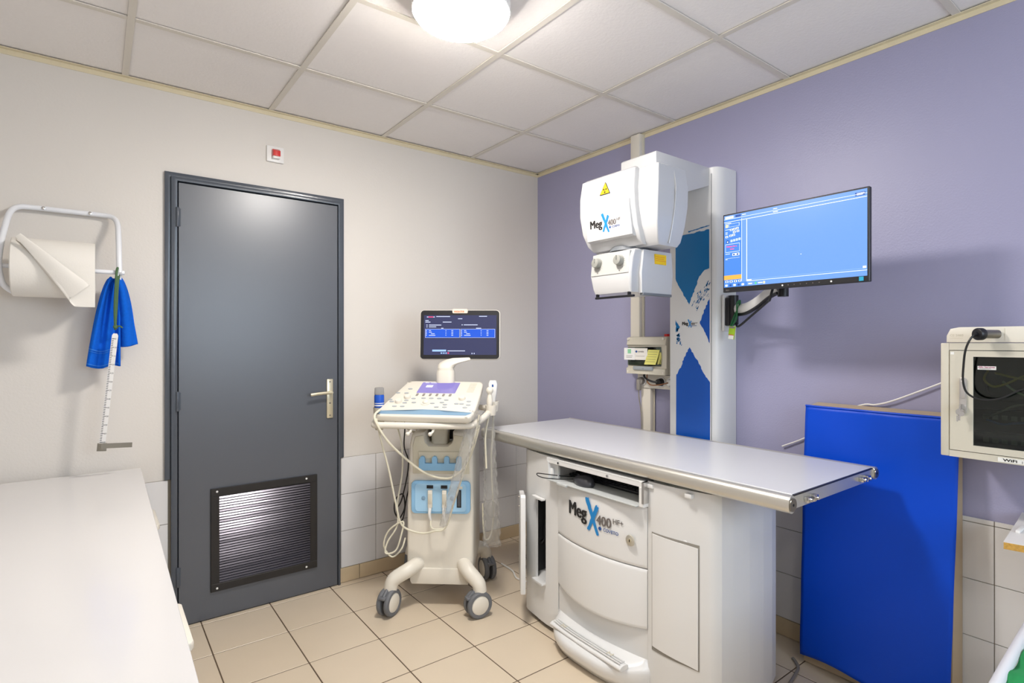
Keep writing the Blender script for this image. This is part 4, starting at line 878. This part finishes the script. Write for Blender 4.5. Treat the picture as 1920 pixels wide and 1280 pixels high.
obj('white_edge', B().tube([(-1.21, -3.19, .575), (-1.21, -2.70, .585), (-1.19, -2.662, .595), (-.96, -2.650, .600), (-.62, -2.637, .600), (-.50, -2.633, .600), (-.47, -2.66, .600), (-.47, -2.75, .600), (-.47, -3.19, .58)], .0115, 12), mat('white_piping', '#dcdce0', .5), t, label='white tubular edging')
# ================================================================ ULTRASOUND CART (built in its own axes: X right, Y back, Z up)
ang = math.atan2(-.64, .77)
t = thing('ultrasound_cart', 'cream ultrasound machine on four castors with tilted monitor beside the door', 'ultrasound machine', (-1.015, -.445, 0), ang)
cart = t
O = lambda n, b, m, par=t, **k: obj(n, b, m, par, local=True, **k)
FX = Matrix(((1, 0, 0, 0), (0, 0, -1, 0), (0, 1, 0, 0), (0, 0, 0, 1)))    # (a,b,c) -> x=a, z=b, y=-c
# body
bodyp = [(-.125, .118), (.155, .118), (.168, .135), (.180, .22), (.181, .50), (.178, .80), (.168, .850), (.145, .866), (.078, .866), (.078, .825), (.068, .805), (.045, .796), (-.03, .796), (-.052, .805), (-.062, .825), (-.062, .866), (-.105, .866), (-.128, .850), (-.138, .80), (-.150, .50), (-.152, .22), (-.140, .135)]
O('body', B().prism(bodyp, -.16, .15, .016, 3, M=FX), M_cream, ang=40)
O('notch_back', B().box(-.058, .074, .02, .03, .80, .92), M_black)
O('front_skirt', B().prism([(-.125, .116), (.155, .116), (.160, .13), (.163, .195), (-.135, .195), (-.133, .13)], .140, .162, .008, 2, M=FX), M_cream, ang=40)
O('upper_cover', B().prism([(-.118, .66), (.160, .66), (.162, .80), (.155, .842), (.085, .850), (.078, .815), (.055, .795), (-.04, .795), (-.060, .815), (-.066, .850), (-.108, .842), (-.120, .80)], .148, .156, .004, 2, M=FX), mat('cream_cover', '#d6cfba', .38), ang=40)
hk = [(-.085, .680), (.120, .680), (.124, .690), (.124, .735)]
for k in range(3, -1, -1):
    c = -.068+.060*k
    hk += [(c+.0125*math.cos(a), .738+.0125*math.sin(a)) for a in [PI*j/8 for j in range(9)]]
    if k: hk += [(c-.0125, .715), (c-.047+.0, .715)]
hk += [(-.085, .735)]
O('cable_hooks', B().prism(hk, .150, .178, .002, 2, M=FX), M_lblue, ang=40, label='pale blue row of cable hooks')
O('hook_recess', B().box(-.09, .128, -.163, -.150, .735, .77, .003), mat('cream_cover', '#d6cfba', .38))
cp = rrect(-.124, .168, .470, .625, .02); cp = [(a, b+(.010*(1-((a-.022)/.146)**2))*(1 if b > .55 else -1)) for a, b in cp]
pp_ = O('connector_panel', B().prism(cp, .15, .170, .004, 2, M=FX), M_lblue, ang=40, label='pale blue probe connector panel')
ip = rrect(-.105, .148, .482, .612, .015); ip = [(a, b+(.008*(1-((a-.022)/.146)**2))*(1 if b > .55 else -1)) for a, b in ip]
O('inner_panel', B().prism(ip, .170, .1725, .001, 1, M=FX), mat('pale_blue_inner', '#a3cdea', .4), pp_, ang=40)
for c in (-.028, .042):
    O('connector', B().box(c-.011, c+.011, .500, .586, .1725, .187, .003, M=FX).box(c-.008, c+.008, .520, .570, .187, .189, .001, M=FX, mi=1).box(c-.018, c+.014, .592, .608, .1725, .176, .001, M=FX, mi=2), [M_cream, M_cream2, M_black], pp_)
    O('connector_plug', B().tube([(c, -.185, .50), (c-.001, -.19, .47), (c+.004, -.185, .44)], lambda s_: .009-.004*s_, 10), M_white, pp_)
O('empty_port', B().box(.102, .124, .500, .586, .1725, .174, M=FX).box(.107, .119, .506, .580, .174, .175, M=FX, mi=1).box(.106, .130, .592, .604, .1725, .176, M=FX, mi=2), [M_black, M_dgrey, M_cream], pp_)
for c in (-.062, .078): O('panel_screw', B().cyl((c, .545, .1725), (c, .545, .176), .010, seg=20, bev=.002, M=FX), M_lblue2, pp_)
# neck column
O('neck', B().loft([(.797, -.040, .043, -.10, .0, .02), (1.02, -.040, .043, -.10, .0, .02)]), M_cream2)
O('under_console', B().box(-.115, .115, -.02, .08, .90, 1.03, .01), M_black)
O('lower_arm', B().box(-.16, .16, -.08, .10, .955, .985, .012), M_cream)
# control console
CR = Matrix.Rotation(math.radians(-7), 4, 'Z')
tl = math.atan2(.138, .33)
KM = Matrix.Translation((-.012, -.15, 1.040)) @ CR @ Matrix.Rotation(tl, 4, 'X')     # plate: x right, y up the slope, z out
kw = lambda s_: .225-.020*s_
outline = [(-.245, -.165), (-.236, -.185), (-.20, -.192), (.175, -.192), (.215, -.185), (.228, -.165), (.232, -.10), (.218, .12), (.205, .155), (.170, .170), (-.155, .170), (-.185, .158), (-.198, .13)]
cs = catmull([(a, b, 0) for a, b in outline], 4, True); cso = [(p.x, p.y) for p in cs]
console = O('control_console', B().prism(cso, -.035, .0, .009, 3, M=KM), M_cream, ang=40, label='sloping cream control console')
kd = B().prism(rrect(-.105, .095, .035, .150, .004), .0, .0015, M=KM)
O('touch_screen', kd, emis('lilac_screen', '#8f83c8', .8), console, sm=False, label='lilac touch screen')
O('touch_icons', B().box(-.075, -.040, .095, .118, .0016, .0019, M=KM).box(-.09, -.07, .142, .145, .0016, .0019, M=KM).box(-.06, -.03, .142, .145, .0016, .0019, M=KM), emis('ui_white', '#e9f1ff', 1.), console, sm=False)
bl = B().flat([(-.232, -.178), (.20, -.178), (.215, -.165), (.225, -.150), (.10, -.150), (.045, -.130), (-.02, -.128), (-.07, -.148), (-.236, -.150)], .0006, KM)
O('blue_band', bl, M_lblue2, console, sm=False)
kk = B(); kg = B()
for k in range(6): kg.box(-.100+.034*k, -.088+.034*k, .004, .026, 0, .003, .001, 1, M=KM)
keys_ = [(-.20, .03), (-.155, .03), (-.235+.02, -.04), (-.20, -.06), (-.13, -.07), (-.13, -.045), (-.10, -.025), (-.17, -.105), (-.13, -.105), (-.05, -.02), (-.01, -.02), (.03, -.02), (.07, -.035), (.055, -.06), (.075, -.08), (.04, -.105), (.08, -.105), (.13, -.07), (.155, -.07), (.185, -.045), (.19, -.08), (.18, -.105), (-.085, -.065), (.01, -.07), (-.15, .075)]
for a, b in keys_: kk.prism([(a+.012*math.cos(2*PI*j/14), b+.006*math.sin(2*PI*j/14)) for j in range(14)], 0, .003, .001, 1, M=KM)
O('soft_keys', kg, M_gcable, console); O('push_buttons', kk, mat('pale_button', '#a9aeb2', .5), console)
for a, b in ((-.165, -.06), (-.135, -.015), (.145, -.02)):
    O('knob', B().cyl((a, b, 0), (a, b, .014), .018, .015, seg=24, bev=.002, M=KM), M_cream, console)
O('trackball', B().cyl((-.025, -.065, 0), (-.025, -.065, .003), .024, seg=24, M=KM).sph((-.025, -.065, .004), .016, (1, 1, .7), M=KM), M_cream, console, label='cream trackball')
sg = B()
for k in range(9): sg.box(.150, .185, .05+.011*k, .053+.011*k, 0, .0012, M=KM)
O('speaker_slots', sg, M_cream2, console, sm=False)
O('bracket', B().tube([(-.20, -.12, .955), (-.17, -.1, .99), (-.12, -.08, 1.0)], .018, 10).tube([(.19, -.12, .955), (.16, -.1, .99), (.12, -.08, 1.0)], .018, 10), M_cream)
# front handle rail
O('handle_rail', B().tube([(-.20, -.02, .965), (-.255, -.08, .950), (-.280, -.20, .930), (-.272, -.285, .922), (-.235, -.305, .920), (0, -.310, .920), (.15, -.308, .920), (.195, -.295, .925), (.235, -.24, .945), (.255, -.16, .962), (.255, -.05, .968), (.20, .0, .97)], .0155, 12), M_cream, ang=60, label='cream handle rail around the console')
for c in (-.105, .0): O('rail_hook', B().tube([(c+.03, -.30, .955), (c+.02, -.29, .93), (c+.012, -.315, .895), (c, -.32, .885)], .006, 8).sph((c, -.322, .883), .010), M_cream)
# gel holder and probe holders
O('gel_cup', B().lathe([(.018, .0), (.024, .02), (.028, .105), (.030, .110), (.0275, .110), (.022, .02)], (-.277, -.19, .880), 28), M_cream2)
O('probe_cup', B().lathe([(.022, .0), (.026, .02), (.030, .05), (.026, .05), (.022, .02)], (.272, -.07, .96), 24).lathe([(.022, .0), (.026, .02), (.030, .05), (.026, .05), (.022, .02)], (.268, -.15, .95), 24), M_cream)
# monitor on its stem
O('stem', B().loft([(1.10, -.024, .068, -.06, .03, .03), (1.15, -.024, .068, -.06, .03, .03), (1.163, -.021, .065, -.057, .027, .03)]).loft([(1.163, -.019, .063, -.055, .025, .028), (1.176, -.019, .063, -.055, .025, .028)]), M_cream, ang=50)
O('monitor_arm', B().loft([(1.176, -.019, .063, -.055, .025, .028), (1.192, -.017, .075, -.050, .03, .028), (1.203, -.010, .105, -.040, .035, .028), (1.215, .010, .150, -.025, .04, .025), (1.235, .06, .165, -.005, .05, .02), (1.29, .07, .14, .02, .05, .01)]), M_cream, ang=60)
MM = Matrix.Translation((.093, .0, 1.347)) @ Matrix.Rotation(math.radians(2), 4, 'Z') @ Matrix(((1, 0, 0, 0), (0, math.sin(.08), -math.cos(.08), 0), (0, math.cos(.08), math.sin(.08), 0), (0, 0, 0, 1)))
mo = O('monitor', B().prism(rrect(-.210, .210, -.130, .130, .022), -.035, .0, .005, 2, M=MM), M_cream, ang=40, label='black-framed display tilted back')
O('bezel', B().prism(rrect(-.205, .205, -.126, .127, .018), .0, .003, .001, 1, M=MM), M_black, mo, ang=40)
O('screen', B().box(-.188, .190, -.105, .102, .003, .0035, M=MM), emis('navy_screen', '#323659', .9), mo, sm=False, label='dark navy screen with menu')
si = B()
def s2(u0, u1, v0, v1, mi): si.box(-.188+.378*u0, -.188+.378*u1, -.105+.207*v0, -.105+.207*v1, .0036+.0002*(mi != 2), .0039+.0002*(mi != 2), M=MM, mi=mi)
s2(.02, .495, .43, .65, 2); s2(.505, .985, .43, .65, 2)
for u0 in (.02, .505):
    u1 = u0+.475
    s2(u0, u1, .645, .652, 1); s2(u0, u1, .430, .436, 1); s2(u0, u0+.004, .43, .65, 1); s2(u1-.004, u1, .43, .65, 1)
    for k, (du, w_) in enumerate(((.05, .03), (.05, .04), (.08, .05), (.05, .09))):
        v_ = .61-.04*k; s2(u0+du, u0+du+w_, v_-.008, v_+.008, 1); s2(u0+.01, u0+.022, v_-.01, v_+.01, 1); s2(u0+.28, u0+.29, v_-.008, v_+.008, 1); s2(u0+.36, u0+.385, v_-.008, v_+.008, 1)
for u0, u1, v_ in ((.17, .36, .965), (.76, .87, .97), (.47, .53, .91), (.02, .065, .865), (.02, .09, .825), (.26, .38, .825), (.07, .24, .75), (.07, .17, .705), (.55, .74, .755), (.24, .27, .67), (.72, .79, .67), (.33, .57, .10)):
    s2(u0, u1, v_-.009, v_+.009, 1)
s2(.035, .05, .74, .76, 1); s2(.035, .05, .695, .715, 1); s2(.52, .535, .745, .765, 1)
s2(.04, .06, .945, .965, 1); s2(.06, .13, .945, .965, 3); s2(.13, .15, .945, .965, 1)
s2(.12, .31, .085, .13, 4); s2(.235, .258, .03, .06, 4); s2(.268, .29, .03, .06, 4); s2(.30, .32, .03, .06, 4); s2(.33, .35, .03, .06, 3); s2(.66, .672, .02, .05, 1); s2(.69, .702, .02, .05, 1)
O('interface', si, [M_black, emis('ui_white2', '#c9d2ee', .9), emis('menu_blue', '#1552c9', .95), M_pink, emis('ui_pale', '#9cc0f5', .9)], mo, sm=False)
O('name_tab', B().prism(rrect(-.040, .040, .112, .135, .006), .003, .005, .001, 1, M=MM).text('esaote', -.031, .1165, .019, .0052, MM, 1, bold=.02, sx=1.05), [mat('tab_cream', '#f0d9c6', .4), M_orange], mo, ang=40, label='cream tab with orange lettering')
# legs and castors
for nm, pts in (('leg', [(-.085, -.12, .215), (-.13, -.19, .20), (-.185, -.215, .172), (-.205, -.222, .150), (-.212, -.225, .115)]),
                ('leg', [(.125, -.12, .215), (.16, -.19, .20), (.195, -.212, .172), (.215, -.222, .150), (.222, -.225, .115)]),
                ('leg', [(-.10, .10, .20), (-.17, .19, .18), (-.205, .205, .15), (-.215, .215, .115)]),
                ('leg', [(.13, .10, .20), (.18, .17, .18), (.205, .19, .15), (.212, .20, .115)])):
    O(nm, B().tube(pts, lambda s_: .036-.004*s_, 18, 6), M_cream, ang=70)
def castor(x, y, a, r=.063):
    K = Matrix.Translation((x, y, r)) @ Matrix.Rotation(a, 4, 'Z')
    c = O('castor', B().tube([(0, 0, .075), (0, 0, .04), (-.012, 0, .0)], lambda s_: .026-.006*s_, 14, M=K).box(-.028, .02, -.010, .010, -.028, .04, .006, M=K), M_cream, ang=60)
    for s_ in (-1, 1):
        K2 = K @ Matrix.Translation((-.012, s_*.020, 0)) @ Matrix.Rotation(-s_*PI/2, 4, 'X')
        O('wheel', B().lathe([(r-.020, -.010), (r-.004, -.010), (r, -.004), (r, .006), (r-.005, .012), (r-.017, .013), (r-.018, .010), (r-.019, .008)], (0, 0, 0), 36, K2, 0).lathe([(r-.019, -.009), (r-.019, .010), (r-.024, .013), (.006, .015)], (0, 0, 0), 36, K2, 1), [M_tyre, M_cream], c, ang=40)
    O('brake_pedal', B().box(-.075, -.035, -.018, .018, .030, .042, .004, M=K).tube([(-.055, 0, .036), (-.02, 0, .062), (.01, 0, .055)], .010, 8, M=K), M_tyre, c)
castor(-.212, -.225, math.radians(70)); castor(.222, -.225, math.radians(32)); castor(-.215, .215, math.radians(100)); castor(.212, .20, math.radians(118))
# probe cables belong to the probes and connectors
O('probe_cable', B().tube([(-.245, -.28, .99), (-.262, -.31, .97), (-.25, -.325, .93), (-.20, -.30, .84), (-.12, -.24, .74), (-.04, -.215, .675), (.04, -.205, .650), (.10, -.215, .665), (.16, -.24, .73), (.20, -.27, .83), (.225, -.29, .92)], .0055, 8, 8), M_cable)
O('probe_cable', B().tube([(-.262, -.29, .95), (-.24, -.29, .85), (-.21, -.26, .70), (-.185, -.24, .55), (-.165, -.22, .44), (-.13, -.205, .40), (-.06, -.21, .385), (.0, -.22, .40), (.055, -.22, .42), (.10, -.24, .55), (.15, -.27, .70), (.20, -.29, .85), (.225, -.29, .97)], .0048, 8, 8), M_cable)
O('probe_cable', B().tube([(-.024, -.185, .442), (-.02, -.20, .415), (.0, -.21, .405), (.05, -.21, .41)], .004, 8, 8), M_cable)
O('power_lead', B().tube([(-.22, -.12, .93), (-.19, -.10, .80), (-.185, -.10, .66), (-.205, -.12, .5), (-.20, -.14, .40), (-.245, -.16, .32), (-.25, -.17, .27), (-.20, -.17, .285), (-.175, -.16, .36), (-.17, -.15, .42), (-.24, -.15, .375), (-.265, -.15, .30), (-.225, -.15, .245), (-.18, -.14, .28), (-.165, -.12, .33)], .0042, 8, 8), M_cable)
O('power_lead', B().tube([(-.195, -.02, .95), (-.196, .0, .87), (-.205, .02, .76), (-.185, .03, .68), (-.20, .05, .58), (-.225, .04, .47), (-.25, .04, .42), (-.24, .05, .37), (-.21, .05, .43), (-.22, .05, .50), (-.26, .05, .47), (-.262, .05, .40), (-.225, .06, .36), (-.205, .08, .48), (-.18, .08, .58)], .0035, 8, 8), M_bcable, label='black tangled lead')
O('hanging_cables', B().tube([(-.20, -.05, .93), (-.17, -.04, .88), (-.12, -.04, .87), (-.08, -.04, .90)], .003, 6).tube([(-.22, -.05, .93), (-.18, -.04, .865), (-.12, -.04, .85), (-.07, -.04, .90)], .003, 6).tube([(-.215, -.04, .92), (-.17, -.03, .855), (-.11, -.03, .84), (-.06, -.03, .90)], .003, 6).tube([(-.13, -.05, .92), (-.12, -.06, .84), (-.10, -.05, .79), (-.135, -.04, .76)], .003, 6), M_cable)
# things carried by the cart
cw = W[cart]
def ct(name, label, cat, loc, group=None):
    p = cw @ Vector(loc); th = thing(name, label, cat, p, ang, group); W[th] = cw; th.location = p; return th
def CO(n, b, m, par, **k):
    L = Matrix.Translation(-Vector(LOC[par])); bmesh.ops.transform(b.bm, matrix=L, verts=b.bm.verts); return obj(n, b, m, par, local=True, **k)
LOC = {}
def cthing(name, label, cat, loc, group=None):
    th = ct(name, label, cat, loc, group); LOC[th] = loc; return th
g = cthing('gel_bottle', 'small bottle with blue label and clear cap in the holder left of the console', 'bottle', (-.277, -.19, .95))
CO('bottle', B().lathe([(.020, .0), (.024, .004), (.024, .085), (.022, .090)], (-.277, -.19, .962), 28), mat('label_blue', '#1450b8', .4), g, ang=50, label='blue label')
CO('label_print', B().lathe([(.0243, .048), (.0243, .051)], (-.277, -.19, .962), 28).lathe([(.0243, .036), (.0243, .042)], (-.277, -.19, .962), 28), M_white, g)
CO('cap', B().lathe([(.0225, .0905), (.0235, .094), (.022, .122), (.019, .125), (.01, .126)], (-.277, -.19, .962), 28), M_clearp, g, label='clear milky cap')
g = cthing('ultrasound_probe', 'cream ultrasound probe with a flat head upright right of the console', 'probe', (.272, -.07, .98), 'probes beside the console')
CO('probe_body', B().loft([(.985, .262, .282, -.085, -.055, .006), (1.03, .258, .286, -.09, -.05, .008), (1.06, .252, .292, -.10, -.045, .008), (1.10, .250, .294, -.10, -.045, .010), (1.115, .256, .288, -.095, -.05, .01)], ), M_white, g, ang=50)
CO('probe_mark', B().box(.268, .276, -.1015, -.1005, 1.085, 1.097), M_navy, g, sm=False)
CO('cord', B().tube([(.272, -.07, .99), (.272, -.07, .90), (.265, -.09, .75), (.268, -.09, .60), (.275, -.09, .45), (.262, -.09, .34), (.235, -.09, .32), (.225, -.10, .40), (.222, -.10, .50)], .0045, 8, 8), M_cable, g)
g = cthing('ultrasound_probe', 'cream ultrasound probe with a ball tip standing just in front of the flat-headed one', 'probe', (.262, -.155, .96), 'probes beside the console')
CO('probe_body', B().lathe([(.008, .0), (.013, .02), (.015, .06), (.010, .085), (.010, .09), (.015, .096), (.018, .106), (.015, .118), (.007, .124)], (.262, -.155, .965), 24), M_cream, g, ang=70)
CO('cord', B().tube([(.262, -.155, .97), (.255, -.17, .93), (.245, -.20, .85), (.25, -.20, .7)], .0045, 8, 8), M_cable, g)
g = cthing('plastic_sleeve', 'crumpled clear plastic sleeve hanging beside the right side of the ultrasound cart', 'plastic sleeve', (.265, -.12, .30), 'clear sleeves on the cart')
def slv(x0, y0, zt, zb, wt, wb_, ph):
    rr = []
    for i in range(41):
        s_ = i/40; z = zt+(zb-zt)*s_; w_ = wt+(wb_-wt)*s_
        rr.append([(x0[0]+(x0[1]-x0[0])*s_+math.cos(2*PI*j/20)*w_*(1+.22*math.sin(j*2.3+i*1.1+ph)), y0+math.sin(2*PI*j/20)*w_*.5*(1+.22*math.cos(j*1.7+i*1.3+ph)), z+.004*math.sin(j*3+i)) for j in range(20)])
    return rr
CO('sleeve', B().rings(slv((.255, .272), -.13, .98, .30, .022, .040, 0), False), M_film, g, ang=20)
CO('sleeve_end', B().sph((.272, -.13, .48), .030, (1, .6, 1.4), seg=12), M_film, g, ang=10)
g = cthing('plastic_sleeve', 'clear plastic probe sleeve slanting across the cart front to the blue connector panel', 'plastic sleeve', (.10, -.30, .44), 'clear sleeves on the cart')
CO('sleeve', B().rings(slv((.215, .055), -.295, .99, .45, .030, .016, 2), False), M_film, g, ang=20)
g = cthing('black_clip', 'small black and cream clip lying behind the left edge of the console', 'clip', (-.19, .03, 1.04))
CO('clip_body', B().tube([(-.205, .02, 1.045), (-.19, .02, 1.055), (-.175, .02, 1.06)], .007, 8).tube([(-.215, .02, 1.03), (-.175, .02, 1.032)], .004, 8, smooth=False, mi=1), [M_black, M_cream2], g)
CO('clip_stand', B().box(-.20, -.15, .0, .04, .985, 1.03, .005), M_cream, g)
